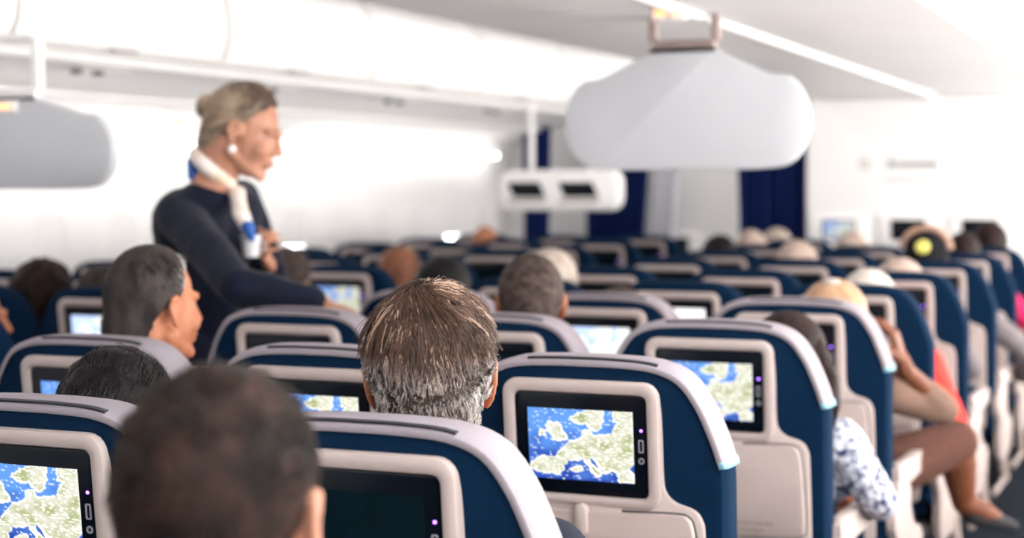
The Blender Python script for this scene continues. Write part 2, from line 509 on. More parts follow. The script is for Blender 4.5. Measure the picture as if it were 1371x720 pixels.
def grid_map(x0, x1, z0, z1, y, nx=96, nz=68):
    """moving map picture: sea, coast and land laid out like a map of Europe, drawn as vertex colours"""
    def inside(P, u, v):
        c = False; j = len(P) - 1
        for i in range(len(P)):
            if (P[i][1] > v) != (P[j][1] > v) and u < (P[j][0] - P[i][0]) * (v - P[i][1]) / (P[j][1] - P[i][1]) + P[i][0]: c = not c
            j = i
        return c
    N = lambda L: [((x - 85) / 650, (y - 150) / 460) for x, y in L]
    land = [N([(215, 245), (280, 245), (300, 290), (330, 345), (280, 365), (235, 355), (240, 320), (205, 300)]), N([(160, 300), (200, 300), (195, 335), (155, 335)]),
            N([(345, 215), (400, 180), (470, 150), (560, 150), (560, 215), (540, 255), (510, 295), (475, 265), (450, 235), (400, 250)]),
            N([(430, 280), (480, 285), (490, 330), (430, 330)]), N([(620, 150), (740, 150), (740, 240), (690, 250), (620, 215)]),
            N([(265, 445), (330, 375), (430, 330), (600, 300), (640, 240), (740, 200), (740, 480), (700, 520), (740, 560), (740, 610), (650, 610), (640, 560), (600, 530), (560, 560),
               (530, 520), (480, 450), (460, 480), (540, 560), (510, 590), (430, 470), (380, 480), (330, 490), (300, 540), (280, 580), (200, 580), (90, 560), (90, 520), (160, 470), (260, 470)]),
            N([(340, 540), (410, 520), (430, 545), (360, 560)])]
    V = []; C = []
    for j in range(nz + 1):
        for i in range(nx + 1):
            u, v = i / nx, j / nz
            V.append((x0 + (x1 - x0) * u, y, z1 + (z0 - z1) * v))
            wu = u + .02 * noise.noise(Vector((u * 18, v * 18, 1))); wv = v + .02 * noise.noise(Vector((u * 18, v * 18, 5)))
            n1 = noise.noise(Vector((u * 26, v * 60, 2))); n2 = noise.noise(Vector((u * 7, v * 7, 9)))
            L = any(inside(P, wu, wv) for P in land)
            near = L != any(inside(P, wu + .014, wv) for P in land) or L != any(inside(P, wu, wv + .02) for P in land)
            if L:
                c = Vector((.62, .62, .50)).lerp(Vector((.36, .40, .18)), min(1, max(0, n2 * 1.6 + .35)))
                if n1 > .12: c = c.lerp(Vector((1, .97, .9)), min(1, (n1 - .12) * 5))
            else:
                c = Vector((.11, .29, .75)).lerp(Vector((.01, .05, .36)), min(1, max(0, v * 1.25 - .25 + n2 * .5)))
                if n1 > .42: c = c.lerp(Vector((.8, .88, 1)), .8)
            if near: c = Vector((.92, .93, .86))
            C.append((*c, 1))
    Fc = [(j * (nx + 1) + i, j * (nx + 1) + i + 1, (j + 1) * (nx + 1) + i + 1, (j + 1) * (nx + 1) + i) for j in range(nz) for i in range(nx)]
    # give the picture a back and an edge so it is a thin real plate
    o = mesh('screen', V, Fc, M_MAP, smooth=False)
    ca = o.data.color_attributes.new('map', 'FLOAT_COLOR', 'POINT')
    ca.data.foreach_set('color', [x for c in C for x in c])
    return o


def wall_monitor(cx, cz, Y, wdt, hgt, m, label, parent=None):
    t = thing('wall_monitor', label, 'monitor', (cx, Y, cz))
    slab(rrect(-wdt / 2 - .09, wdt / 2 + .09, -hgt / 2 - .05, hgt / 2 + .045, .03), 0, -.03, .008).build('surround', M_WHITE, t)
    s = slab(rrect(-wdt / 2 - .01, wdt / 2 + .01, -hgt / 2 - .01, hgt / 2 + .01, .008), -.0302, -.034, .002).build('monitor_glass', M_BLACK, t)
    if m:
        o = SCREEN_SRC.copy(); COL.objects.link(o); o.parent = s; o.name = 'screen'
        o.scale = (wdt / .204, 1, hgt / .132); o.location = (0, -.0352 + .0, -hgt / 2 - .899 * hgt / .132)
        o.material_slots[0].link = 'OBJECT'; o.material_slots[0].material = m
    return t


SCREEN_SRC = grid_map(-.102, .102, .899, 1.031, 0)
SCREEN_SRC.name = 'screen_source'
for px, m, lab in ((1123, M_BLUE, 'bulkhead monitor showing a blue map, nearest the drawn curtain'),
                   (1216, None, 'dark bulkhead monitor in the middle of the three'),
                   (1312, None, 'dark bulkhead monitor farthest from the curtain')):
    p = at(px, 308, BY - .035)
    wall_monitor(p.x, p.z, BY + .0, .205, .115, m, lab)
p = at(904, 335, 11.56)
wall_monitor(p.x, p.z, Y1, .18, .17, None, 'dark monitor low on the white front wall beyond the aisle')


def curtain(label, top, bot, zt, zb, Y, m, folds=9, depth=.05):
    """pleated cloth: top and bot are (x0,x1); hangs from a rail piece"""
    t = thing('curtain', label, 'curtain', ((top[0] + top[1]) / 2, Y, 0)); ox = (top[0] + top[1]) / 2
    nx, nz = folds * 8, 24; V = []; Fc = []
    for side in (0, 1):
        for j in range(nz + 1):
            f = j / nz; g = f ** 1.3
            a, b = top[0] + (bot[0] - top[0]) * g, top[1] + (bot[1] - top[1]) * g
            for i in range(nx + 1):
                u = i / nx
                V.append((a + (b - a) * u - ox, depth * (math.sin(u * folds * 2 * PI + .6 * math.sin(f * 4)) * (.7 + .3 * f) + .25 * math.sin(u * 37 + f * 3)) + side * .004, zt + (zb - zt) * f))
    n = (nx + 1) * (nz + 1)
    for j in range(nz):
        for i in range(nx):
            q = (j * (nx + 1) + i, j * (nx + 1) + i + 1, (j + 1) * (nx + 1) + i + 1, (j + 1) * (nx + 1) + i)
            Fc.append(q); Fc.append(tuple(n + k for k in reversed(q)))
    mesh('cloth', V, Fc, m, t, sharp=None)
    MB().tube([(top[0] - ox - .02, 0, zt + .01), (top[1] - ox + .02, 0, zt + .01)], .014, 8).build('rail', M_METAL, t)
    for q in (top[0] + .04, top[1] - .04): MB().tube([(q - ox, 0, zt + .01), (q - ox, 0, 2.53)], .006, 6).build('hanger', M_WHITE, t)
    return t


curtain('navy pleated curtain closing the aisle beside the monitor bulkhead', (-2.93, -2.43), (-2.87, -2.43), 1.98, .15, BY + .1, M_CURT)
A = lambda px, Y=11.3: at(px, 300, Y).x
curtain('swept navy curtain beyond the aisle, tied towards the left', (A(832), A(872)), (A(782), A(846)), 1.93, .2, 11.3, M_CURT, 6, .035)
curtain('pale curtain hanging beside the swept navy curtain', (A(872), A(905)), (A(850), A(885)), 1.93, .2, 11.4, M_CURTW, 5, .03)
curtain('narrow navy curtain half hidden under the hanging screen box', (A(700), A(738)), (A(700), A(728)), 1.93, .2, 11.3, M_CURT, 4, .03)
curtain('navy curtain behind the two dark hanging screens', (A(776), A(815)), (A(776), A(812)), 1.93, .2, 11.42, M_CURT, 4, .03)

p0, p1 = at(672, 228, 9.6), at(832, 282, 9.6)
cxh, czh = (p0.x + p1.x) / 2, (p0.z + p1.z) / 2
hwx, hwz = (p1.x - p0.x) / 2, (p0.z - p1.z) / 2
t = thing('screen_housing', 'white rounded housing with two dark screens hung over far left seats', 'hanging monitor', (cxh, 9.6, 1.96))
zz = czh - 1.96
slab(rrect(-hwx, hwx, zz - hwz, zz + hwz, .08), .05, -.05, .02).build('housing', M_WHITE, t)
for a, b in ((-.82, -.28), (.04, .60)):
    s = slab([(a * hwx + .03, zz - hwz * .32), (b * hwx + .03, zz - hwz * .32), (b * hwx - .015, zz + hwz * .40), (a * hwx - .015, zz + hwz * .40)], -.045, -.056, .002)
    s.build('monitor_glass', M_BLACK, t)
    MB().box(a * hwx - .01, b * hwx + .03, -.054, -.05, zz - hwz * .62, zz - hwz * .4).build('control_strip', M_GREYP, t)
for q in (-.2, .2): MB().tube([(q, 0, zz + hwz - .01), (q, 0, 0)], .02, 8).build('hanger', M_WHITE, t)

# ------------------------------------------------------------ the seat
KT = -.095


def sh(x, y, z):            # recline: lower points lie farther forward
    return (x, y + (z - 1.082) * KT, z)


HALF = [(.262, .42), (.265, .6), (.266, .8), (.267, .92), (.260, .955), (.2455, .997), (.223, 1.047), (.188, 1.092), (.135, 1.1135), (.06, 1.119), (0, 1.1195)]
R = catmull(HALF, 4)
OUT = R + [(-x, z) for x, z in reversed(R[:-1])]      # ccw seen from behind (x right, z up)?  bottom right -> top -> bottom left


def make_seat():
    root = thing('aircraft_seat', 'navy aircraft seat', 'seat')
    rs = []
    for y, o in ((0, -.022), (.004, -.009), (.014, -.002), (.03, 0), (.072, 0), (.094, -.012), (.106, -.045)):
        rs.append([sh(x, y, z) for x, z in offset2(OUT, o)])
    MB().loft(rs).build('backrest', M_NAVY, root)
    # cloth headrest cover wrapped over the top
    seg = [(x, z) for x, z in OUT if z > .9295]
    idx = [i for i, p in enumerate(OUT) if p[1] > .925]
    def band(pts_filter, grow, name, m, par, prof):
        base = OUT
        rings = []
        for y, o in prof:
            P = offset2(base, o + grow)
            rings.append([sh(P[i][0], y, P[i][1]) for i in pts_filter])
        mb = MB(); mb.loft(rings, closed=False, caps=False)
        o = mb.build(name, m, par)
        md = o.modifiers.new('thick', 'SOLIDIFY'); md.thickness = .003; md.offset = -1
        return o
    prof = [(-.003, -.012), (.0, -.003), (.008, .002), (.03, .005), (.072, .005), (.098, -.010), (.111, -.05)]
    cov = band(idx, .002, 'headrest_cover', M_COVER, root, prof)
    lo = [i for i in idx if OUT[i][1] < .96 and OUT[i][0] > 0]
    li = [i for i in idx if OUT[i][1] < .96 and OUT[i][0] < 0]
    for L in (lo, li): band([i for i in L if OUT[i][1] < .953], .0035, 'cover_hem', M_HEM, cov, prof)
    s1 = MB()
    xs = np.linspace(-.105, .145, 14)
    f = lambda x: float(np.interp(abs(x), [p[0] for p in reversed(R)], [p[1] for p in reversed(R)]))
    s1.loft([[sh(x, .004, f(x) + .002), sh(x, .013, f(x) + .003), sh(x, .013, f(x) + .0065), sh(x, .002, f(x) + .0055)] for x in xs])
    s1.build('cover_strip', M_STRIP, cov)
    # moulded shell that carries monitor and tray
    h = [(.20, .43), (.226, .45), (.230, .6), (.2285, .80), (.224, .838), (.209, .857), (.176, .868), (.159, .884), (.1535, .91), (.1530, 1.0), (.150, 1.050), (.140, 1.072), (.122, 1.082), (0, 1.083)]
    Rh = catmull(h, 4); P = Rh + [(-x, z) for x, z in reversed(Rh[:-1])]
    mb = MB(); slab(P, .006, -.010, .006, mb, sh)
    Pi = rrect(-.1275, .1275, .872, 1.0605, .012, 5); Po = rrect(-.1515, .1515, .852, 1.0855, .03, 5)
    ringframe(Po, Pi, -.004, -.020, .008, mb, sh)
    shell = mb.build('screen_surround', M_BEIGE, root)
    # latch area under the monitor
    slab(rrect(-.075, .075, .812, .866, .018), -.006, -.016, .004, None, sh).build('latch_plate', M_BEIGE, shell)
    slab(rrect(-.013, .013, .796, .858, .0125), -.012, -.034, .006, None, sh).build('tray_latch', M_BEIGE, shell)
    mon = slab(rrect(-.127, .127, .8725, 1.060, .011), -.002, -.0135, .002, None, sh).build('monitor', M_BLACK, root)
    sc = SCREEN_SRC.copy(); sc.data = SCREEN_SRC.data.copy(); COL.objects.link(sc); sc.name = 'screen'; sc.parent = mon
    for v in sc.data.vertices: v.co = sh(v.co.x, -.0142, v.co.z)
    MB().box(.1145, .1195, -.0150 - (.998 - 1.082) * 0, -.0125, .9955, 1.0, .001).build('power_light', M_LED, mon).location = (0, (.998 - 1.082) * KT, 0)
    mb = MB(); ringframe(rrect(.111, .121, .957, .981, .002, 2), rrect(.1135, .1185, .9595, .9785, .001, 2), -.012, -.0150, .0006, mb, sh); mb.build('usb_port', M_PORT, mon)
    mb = MB(); cpt = lambda r: [(.116 + r * math.cos(a), .942 + r * math.sin(a)) for a in np.linspace(0, 2 * PI, 17)[:-1]]
    ringframe(cpt(.006), cpt(.003), -.012, -.0152, .0008, mb, sh); mb.build('headphone_jack', M_PORT, mon)
    # tray table
    th = [(0, .630), (.17, .632), (.208, .640), (.2185, .66), (.214, .78), (.209, .828), (.2, .843), (.18, .8475), (.09, .845), (0, .8405)]
    Rt = catmull(th[:-1] + [th[-1]], 3); Pt = Rt + [(-x, z) for x, z in reversed(Rt[1:-1])]
    slab(offset2(Pt, .004), -.006, -.0115, .001, None, sh).build('tray_gap_shade', M_SEAM, shell)  # dark plate stands in for the shaded gap round the tray
    tr = slab(Pt, -.010, -.024, .005, None, sh).build('tray_table', M_TRAY, root)
    tx = text_mesh('placard_line', 'FASTEN SEAT BELT WHILE SEATED', .0125, M_TEXT2, tr, (.05, 0, .659), depth=.0004)
    tx.data.transform(Matrix.Translation((0, -.0243 + (.66 - 1.082) * KT, 0)))
    tx = text_mesh('placard_line', 'LIFE VEST UNDER YOUR SEAT', .0105, M_TEXT2, tr, (.055, 0, .643), depth=.0004)
    tx.data.transform(Matrix.Translation((0, -.0243 + (.645 - 1.082) * KT, 0)))
    # pocket below the tray
    mb = MB(); slab(rrect(-.2, .2, .40, .615, .03), .004, -.03, .012, mb, sh); mb.build('literature_pocket', M_NAVY, root)
    # seat cushion and structure
    mb = MB(); prof = [(.15, .36), (.60, .35), (.655, .375), (.665, .42), (.64, .455), (.56, .465), (.3, .455), (.15, .465)]
    prof = catmull(prof, 3, True)
    mb.loft([[(x, y + ((.41 - y0) * 0), z) for (y, z) in [(a, b) for a, b in prof]] for x, y0 in ((-.235, 0), (-.225, 0), (.225, 0), (.235, 0))])
    mb.build('seat_cushion', M_NAVY, root)
    MB().box(-.25, .25, .16, .60, .30, .352, .01).build('seat_pan', M_METAL, root)
    mb = MB()
    mb.tube([(-.2, .22, .32), (.2, .22, .32)], .02); mb.tube([(-.2, .5, .32), (.2, .5, .32)], .02)
    mb.build('cross_bar', M_METAL, root)
    for s in (-1, 1):
        mb = MB()
        mb.tube([(s * .17, .5, .31), (s * .17, .46, .16), (s * .17, .50, .012)], [.02, .018, .022])
        mb.tube([(s * .17, .22, .31), (s * .17, .36, .14), (s * .17, .48, .03)], [.018, .016, .016])
        mb.tube([(s * .17, .10, .016), (s * .17, .62, .016)], .014, 8)
        mb.build('leg', M_BEIGE, root)
    return root


def armrest_mesh():
    mb = MB()
    # pad
    prof = catmull([(.10, .625), (.12, .60), (.45, .595), (.505, .61), (.515, .635), (.49, .655), (.3, .662), (.12, .665)], 3, True)
    mb.loft([[(x, y, z) for y, z in [(cy + (a - cy) * k, cz + (b - cz) * k) for a, b in prof]] for cy, cz in [(.31, .63)] for x, k in ((.256, .93), (.261, 1), (.284, 1), (.289, .93))])
    return mb


def armrest_side():
    mb = MB()
    prof = catmull([(.13, .61), (.06, .56), (.05, .50), (.10, .44), (.12, .34), (.16, .29), (.30, .28), (.44, .30), (.50, .36), (.46, .43), (.33, .47), (.27, .53), (.25, .60)], 4, True)
    rr = [[(x, .28 + (y - .28) * k, .45 + (z - .45) * k) for y, z in prof] for x, k in ((.254, .94), (.260, 1), (.282, 1), (.289, .92))]
    mb.loft(rr)
    return mb


seat0 = make_seat()
arm = armrest_mesh().build('armrest', M_BEIGE, seat0)
armrest_side().build('side_panel', M_BEIGE, arm)
armrest_src_l = None
register(seat0)

ROWY = lambda n: 1.939 + (n - 1) * .8 + {1: -.033, 2: .014, 3: .046, 4: .02, 5: -.027, 6: -.024, 7: .022, 8: -.008, 9: -.01, 0: -.12}.get(n, 0)
COLX = {'C': -1.0415, 'B': -1.6, 'A': -2.155, 'L': -3.22, 'M': -3.78, 'N': -4.34}
LY = lambda n: 4.2 + (n - 4) * .77
COLN = {'C': 'aisle column of middle block', 'B': 'centre column of middle block', 'A': 'far column of middle block',
        'L': 'aisle column of left block', 'M': 'middle column of left block', 'N': 'window column of left block'}
SCR = {('C', 1): (None, 'screen off'), ('C', 2): (M_MAP, 'lit map'), ('C', 3): (M_MAP, 'lit map'), ('B', 1): (M_MAP, 'lit map'),
       ('A', 2): (M_MAP, 'blue map'), ('B', 2): (M_MAP, 'lit map'), ('B', 4): (M_MAPW, 'bright map'),
       ('B', 5): (M_WHITESCR, 'white screen'), ('L', 4): (M_MAPW, 'pale map'), ('L', 6): (M_BLUE, 'blue map')}


first = True
seat_locs = []
for c, rows in (('C', range(0, 10)), ('B', range(1, 10)), ('A', range(1, 11)), ('L', range(2, 12)), ('M', range(2, 12)), ('N', range(3, 12))):
    for n in rows:
        y = ROWY(n) if c in 'CBA' else LY(n)
        if y > 9.9: continue
        o = seat0 if first else copy_tree(seat0, None, 'headrest_cover' if c in 'LMN' or n >= 5 else ()); first = False
        o.location = (COLX[c], y, 0)
        m, lab = SCR.get((c, n), (None, ''))
        num = ORD[n - (1 if c in 'CBA' else 2)] if (n - (1 if c in 'CBA' else 2)) >= 0 else 'nearest'
        o['label'] = 'navy aircraft seat, %s row from the camera, %s%s' % (num, COLN[c], (', ' + lab) if lab else '')
        o['group'] = 'aircraft seats in the %s block' % ('middle' if c in 'CBA' else 'left')
        seat_locs.append((c, n, o))
bpy.context.view_layer.update()
for c, n, o in seat_locs:
    m, lab = SCR.get((c, n), (None, ''))
    if m is M_MAP: continue
    for mo in o.children:
        if mo.name.startswith('monitor'):
            for sc in mo.children:
                if sc.name.startswith('screen'):
                    sc.material_slots[0].link = 'OBJECT'; sc.material_slots[0].material = m or M_OFF
bpy.data.objects.remove(SCREEN_SRC)


# ------------------------------------------------------------ people
def hair_mat(name, c1, c2, rough=.42, scale=70, stretch=(1, 1, .12), bump=.5):
    return mat(name, tuple(c * .72 for c in c1), rough, .12, noise_s=scale, col2=tuple(c * .72 for c in c2), stretch=stretch, bump=bump)


SKIN1 = mat('light_skin', (.42, .20, .13), .5, .3, noise_s=25, col2=(.48, .24, .165), sss=.12)
SKIN2 = mat('tanned_skin', (.33, .12, .062), .55, .25, noise_s=25, col2=(.38, .15, .08), sss=.12)
SKIN3 = mat('brown_skin', (.115, .038, .017), .55, .25, noise_s=25, col2=(.15, .05, .025), sss=.1)
EYEW = mat('eye_white', (.30, .27, .25), .2, noise_s=30)
IRIS = mat('eye_iris', (.03, .03, .035), .2, noise_s=30)
LIP = mat('lip_skin', (.38, .10, .085), .4, noise_s=40)


def sph(n=10, m=14):
    V = [(0, 0, 1)]; Fc = []
    for i in range(1, n):
        a = PI * i / n
        for j in range(m): V.append((math.sin(a) * math.cos(2 * PI * j / m), math.sin(a) * math.sin(2 * PI * j / m), math.cos(a)))
    V.append((0, 0, -1)); L = len(V) - 1
    for j in range(m): Fc.append((0, 1 + j, 1 + (j + 1) % m)); Fc.append((L, L - m + (j + 1) % m, L - m + j))
    for i in range(n - 2):
        for j in range(m):
            a = 1 + i * m + j; b = 1 + i * m + (j + 1) % m; Fc.append((a, a + m, b + m, b))
    return V, Fc


SV, SF = sph()


TMP = bpy.data.scenes.new('workshop')
JUNK = []


class Prim:
    """bag of ellipsoids and round cones, later fused into one continuous surface"""
    def __init__(s): s.e = []; s.c = []

    def ell(s, c, r, rot=None): s.e.append((Vector(c), Vector(r), rot or Matrix.Identity(3))); return s

    def cone(s, a, b, ra, rb=None): s.c.append((Vector(a), Vector(b), ra, ra if rb is None else rb)); return s

    def chain(s, pts, rr):
        for i in range(len(pts) - 1): s.cone(pts[i], pts[i + 1], rr[i], rr[i + 1])
        return s

    def join(s, o, M=None):
        M = M or Matrix.Identity(4); R3 = M.to_3x3()
        for c, r, rot in o.e: s.e.append((M @ c, r, R3 @ rot))
        for a, b, ra, rb in o.c: s.c.append((M @ a, M @ b, ra, rb))
        return s

    def grown(s, g):
        o = Prim(); o.e = [(c, Vector((r.x + g, r.y + g, r.z + g)), rot) for c, r, rot in s.e]; o.c = [(a, b, ra + g, rb + g) for a, b, ra, rb in s.c]; return o

    def build(s, name, m, parent, voxel=.006, smooth=4, disp=None):
        V = []; Fc = []
        for c, r, rot in s.e:
            k = len(V)
            for v in SV: V.append(c + rot @ Vector((v[0] * r.x, v[1] * r.y, v[2] * r.z)))
            Fc += [tuple(i + k for i in f) for f in SF]
        for a, b, ra, rb in s.c:
            d = b - a; L = d.length
            if L < 1e-5: continue
            d.normalize(); q = Vector((0, 0, 1)).rotation_difference(d)
            k = len(V)
            for v in SV:
                p = Vector(v)
                up = v[2] > 1e-6
                p = p * (rb if up else ra); p.z += L if up else 0
                V.append(a + q @ p)
            Fc += [tuple(i + k for i in f) for f in SF]
        me = bpy.data.meshes.new(name); me.from_pydata(V, [], Fc)
        o = bpy.data.objects.new(name, me); TMP.collection.objects.link(o)
        md = o.modifiers.new('r', 'REMESH'); md.mode = 'VOXEL'; md.voxel_size = voxel; md.use_smooth_shade = True
        sm = o.modifiers.new('s', 'SMOOTH'); sm.factor = .5; sm.iterations = smooth
        with bpy.context.temp_override(scene=TMP, view_layer=TMP.view_layers[0]):
            dg = bpy.context.evaluated_depsgraph_get()
            me2 = bpy.data.meshes.new_from_object(o.evaluated_get(dg))
        TMP.collection.objects.unlink(o); JUNK.append(o); JUNK.append(me)
        me2.materials.clear(); me2.materials.append(m)
        if disp:
            nn = [Vector(q.vector) for q in me2.vertex_normals]; cc = [v.co.copy() for v in me2.vertices]
            me2.vertices.foreach_set('co', [x for c, q in zip(cc, nn) for x in c + q * disp(c)])
        me2.polygons.foreach_set('use_smooth', [True] * len(me2.polygons))
        r = link(bpy.data.objects.new(name, me2)); r.parent = parent
        return r


def head_prims(nose=1., jaw=1., earr=1., female=False, ears=True):
    p = Prim()
    p.ell((0, -.012, .03), (.076, .096, .092))
    p.ell((0, .028, -.028), (.063, .066, .088))
    p.ell((0, .035, -.082), (.050 * jaw, .050, .036))
    p.ell((0, .074, -.104), (.020, .016, .016))
    for s in (-1, 1):
        p.ell((s * .036, .062, -.034), (.026, .026, .026))
        p.cone((s * .052 * jaw, -.005, -.06), (s * .022, .068, -.1), .019, .016)
        p.cone((s * .012, .0915, .020), (s * .042, .075, .022), .011, .009)       # brow
        p.ell((s * .011, .100, -.036), (.0085, .010, .0075))                       # nostril wing
        if not ears: continue
        # ear: rim, lobe, bowl
        ex = s * .082
        rim = [(ex - s * .006, .012, -.012), (ex, .010, .012), (ex + s * .006, -.004, .026), (ex + s * .011, -.020, .018), (ex + s * .011, -.022, -.002), (ex + s * .006, -.010, -.026), (ex, .0, -.036)]
        p.chain([(ex + (x - ex) * earr - s * .004, y * earr, z * earr) for x, y, z in rim], [.0045, .005, .0055, .0055, .005, .0055, .007])
        p.ell((ex - s * .002, -.006, -.002), (.006, .014, .024))
    p.chain([(0, .090, .018), (0, .099, -.008), (0, .1065 + .003 * nose, -.030)], [.009, .0095, .0115 * nose])
    p.cone((-.016, .090, -.0615), (.016, .090, -.0615), .0075); p.cone((-.014, .087, -.073), (.014, .087, -.073), .0085)
    nr = .050 if female else .059
    p.cone((0, -.018, -.06), (0, -.050, -.185), nr, nr + .004)
    p.ell((0, -.045, -.05), (.064, .064, .095))
    return p


HO = Vector((0, -.005, .02))


def head_radius(d, prims=None):
    """distance from the head's middle to the skin along the unit vector d"""
    best = 0.
    for c, r in (((0, -.012, .03), (.076, .096, .092)), ((0, .028, -.028), (.063, .066, .088)), ((0, -.045, -.05), (.064, .066, .10)), ((0, -.035, -.075), (.060, .061, .125))):
        o = HO - Vector(c); ox, oy, oz = o.x / r[0], o.y / r[1], o.z / r[2]; dx, dy, dz = d.x / r[0], d.y / r[1], d.z / r[2]
        A_ = dx * dx + dy * dy + dz * dz; B_ = 2 * (ox * dx + oy * dy + oz * dz); C_ = ox * ox + oy * oy + oz * oz - 1
        D_ = B_ * B_ - 4 * A_ * C_
        if D_ > 0: best += max(.01, (-B_ + math.sqrt(D_)) / (2 * A_)) ** 14
    return best ** (1 / 14) * .99


def hairline(a, style):
    """lowest elevation of hair for azimuth a (0 face .. pi nape)"""
    T = {'short': [(0, .78), (.5, .74), (.9, .62), (1.15, .30), (1.32, -.10), (1.5, -.22), (1.72, -.20), (1.95, -.46), (2.4, -.95), (3.2, -1.10)],
         'receding': [(0, 1.05), (.35, 1.0), (.7, .95), (1.1, .62), (1.3, .05), (1.5, -.20), (1.72, -.20), (1.95, -.42), (2.4, -.82), (3.2, -.92)],
         'long': [(0, .80), (.5, .72), (.9, .52), (1.15, .10), (1.32, -.5), (1.5, -.8), (1.95, -.95), (2.4, -1.15), (3.2, -1.2)],
         'bald': [(0, 1.7), (1.0, 1.5), (1.5, .35), (2, .4), (3.2, .45)],
         'updo': [(0, .80), (.5, .74), (.9, .58), (1.15, .25), (1.35, .0), (1.6, -.05), (1.95, -.35), (2.4, -.75), (3.2, -.9)]}[style]
    return float(np.interp(a, [t[0] for t in T], [t[1] for t in T]))


def mask_val(d, style):
    a = math.atan2(abs(d.x), d.y); e = math.asin(max(-1, min(1, d.z)))
    v = e - hairline(a, style)
    if style == 'bald': v = min(v, .0) if False else (.45 - e if a > 1.3 else -1) if e > .2 else (e + hairline_low(a))
    return v


def hairline_low(a): return float(np.interp(a, [1.3, 1.5, 1.95, 2.4, 3.2], [.0, .2, .42, .8, .92]))


def hair_shell(name, style, thick, M, m, parent, nseg=64, nrow=44, rag=.0, lump=.0, seed=0, flat=None):
    V = []; keep = []
    for i in range(nrow + 1):
        e = PI / 2 - (PI * .93) * i / nrow
        for j in range(nseg):
            a = 2 * PI * j / nseg
            d = Vector((math.sin(a) * math.cos(e), math.cos(a) * math.cos(e), math.sin(e)))
            mv = mask_val(d, style) + rag * noise.noise(d * 9 + Vector((seed, 0, 0)))
            t = thick * min(1, max(0, mv / .3)) ** .6 + lump * noise.noise(d * 5 + Vector((0, seed, 0))) * min(1, max(0, mv / .3))
            if d.z > .3: t += thick * .25 * d.z
            r = head_radius(d) + max(t, 0) + (.0012 if mv > 0 else -.003)
            V.append(M @ (HO + d * r)); keep.append(mv > -.03)
    Fc = []
    for i in range(nrow):
        for j in range(nseg):
            q = (i * nseg + j, i * nseg + (j + 1) % nseg, (i + 1) * nseg + (j + 1) % nseg, (i + 1) * nseg + j)
            if sum(keep[k] for k in q) >= 3: Fc.append(q)
    o = mesh(name, V, Fc, m, parent, sharp=None)
    md = o.modifiers.new('thick', 'SOLIDIFY'); md.thickness = .004; md.offset = -1
    return o


def strands(name, style, n, M, m, parent, crown=(0, -.4, .92), length=.9, thick=.012, seed=1, lift=.006, rad=.00055, clump=260, wave=.10, colf=None, whirl=.35):
    """combed hair: strands start on the scalp and run away from the crown, gathered into locks"""
    rnd = random.Random(seed); crown = Vector(crown).normalized(); V = []; Fc = []; C = []
    cl = []
    for _ in range(clump):
        d = Vector((rnd.gauss(0, 1), rnd.gauss(0, 1), rnd.gauss(0, 1))).normalized()
        cl.append((d, rnd.gauss(0, wave), rnd.gauss(0, 1) * lift, rnd.random(), rnd.uniform(.75, 1.2)))
    cd = np.array([c[0][:] for c in cl])
    done = 0
    while done < n:
        d = Vector((rnd.gauss(0, 1), rnd.gauss(0, 1), rnd.gauss(0, 1))).normalized()
        mv = mask_val(d, style)
        if mv < .02: continue
        done += 1
        k = int(np.argmax(cd @ np.array(d[:]))); cdir, cw, clift, ctone, cl_len = cl[k]
        tone = ctone * .4 + rnd.random() * .6
        Ls = length * cl_len * rnd.uniform(.7, 1.1); seg = 8
        sk = rnd.gauss(0, .06); fly = .010 * rnd.random() if rnd.random() < .07 else 0; pts = []
        p = d.copy()
        for s_ in range(seg + 1):
            f = s_ / seg
            r = head_radius(p) + thick * min(1, max(.6, mv / .3)) * (1 - .2 * f) + (clift + fly) * math.sin(f * PI * .6) + .003 * rnd.random()
            pts.append((M @ (HO + p * r), p.copy()))
            t = (p - crown * p.dot(crown)); t = t.normalized() if t.length > 1e-4 else Vector((1, 0, 0))
            side = p.cross(t)
            t = (t + side * (whirl * math.exp(-3 * (1 - p.dot(crown))) + cw + sk + .12 * math.sin(f * 5 + ctone * 20))).normalized()
            # locks gather towards their middle
            t = (t + (cdir - p) * .15).normalized()
            pn = (p + t * (Ls / seg)).normalized()
            if mask_val(pn, style) > -.12: p = pn
            else: break
        if len(pts) < 3: continue
        base = len(V); L_ = len(pts)
        for q, (P_, dn) in enumerate(pts):
            f = q / (L_ - 1); rr = rad * (1.0 - .75 * f ** 2)
            tan = (pts[min(q + 1, L_ - 1)][0] - pts[max(q - 1, 0)][0]).normalized(); nr = (M.to_3x3() @ dn).normalized(); bi = tan.cross(nr)
            for ang in (0, 2.1, 4.2):
                V.append(P_ + nr * (rr * math.cos(ang)) + bi * (rr * 1.5 * math.sin(ang)))
                C.append(colf(dn, tone) if colf else (1, 1, 1, 1))
        for q in range(L_ - 1):
            for b in range(3):
                c2 = (b + 1) % 3; Fc.append((base + q * 3 + b, base + q * 3 + c2, base + (q + 1) * 3 + c2, base + (q + 1) * 3 + b))
    me = bpy.data.meshes.new(name); me.from_pydata(V, [], Fc); me.materials.append(m)
    me.polygons.foreach_set('use_smooth', [True] * len(me.polygons))
    ca = me.color_attributes.new('tone', 'FLOAT_COLOR', 'POINT'); ca.data.foreach_set('color', [x for c in C for x in c])
    o = link(bpy.data.objects.new(name, me)); o.parent = parent
    return o


def tone_mat(name, rough=.38):
    m = bpy.data.materials.new(name); m.use_nodes = True; nt = m.node_tree; b = nt.nodes['Principled BSDF']
    a = nt.nodes.new('ShaderNodeVertexColor'); a.layer_name = 'tone'; nt.links.new(a.outputs['Color'], b.inputs['Base Color'])
    b.inputs['Roughness'].default_value = rough; b.inputs['Specular IOR Level'].default_value = .35
    return m


TONE = tone_mat('strand_hair')


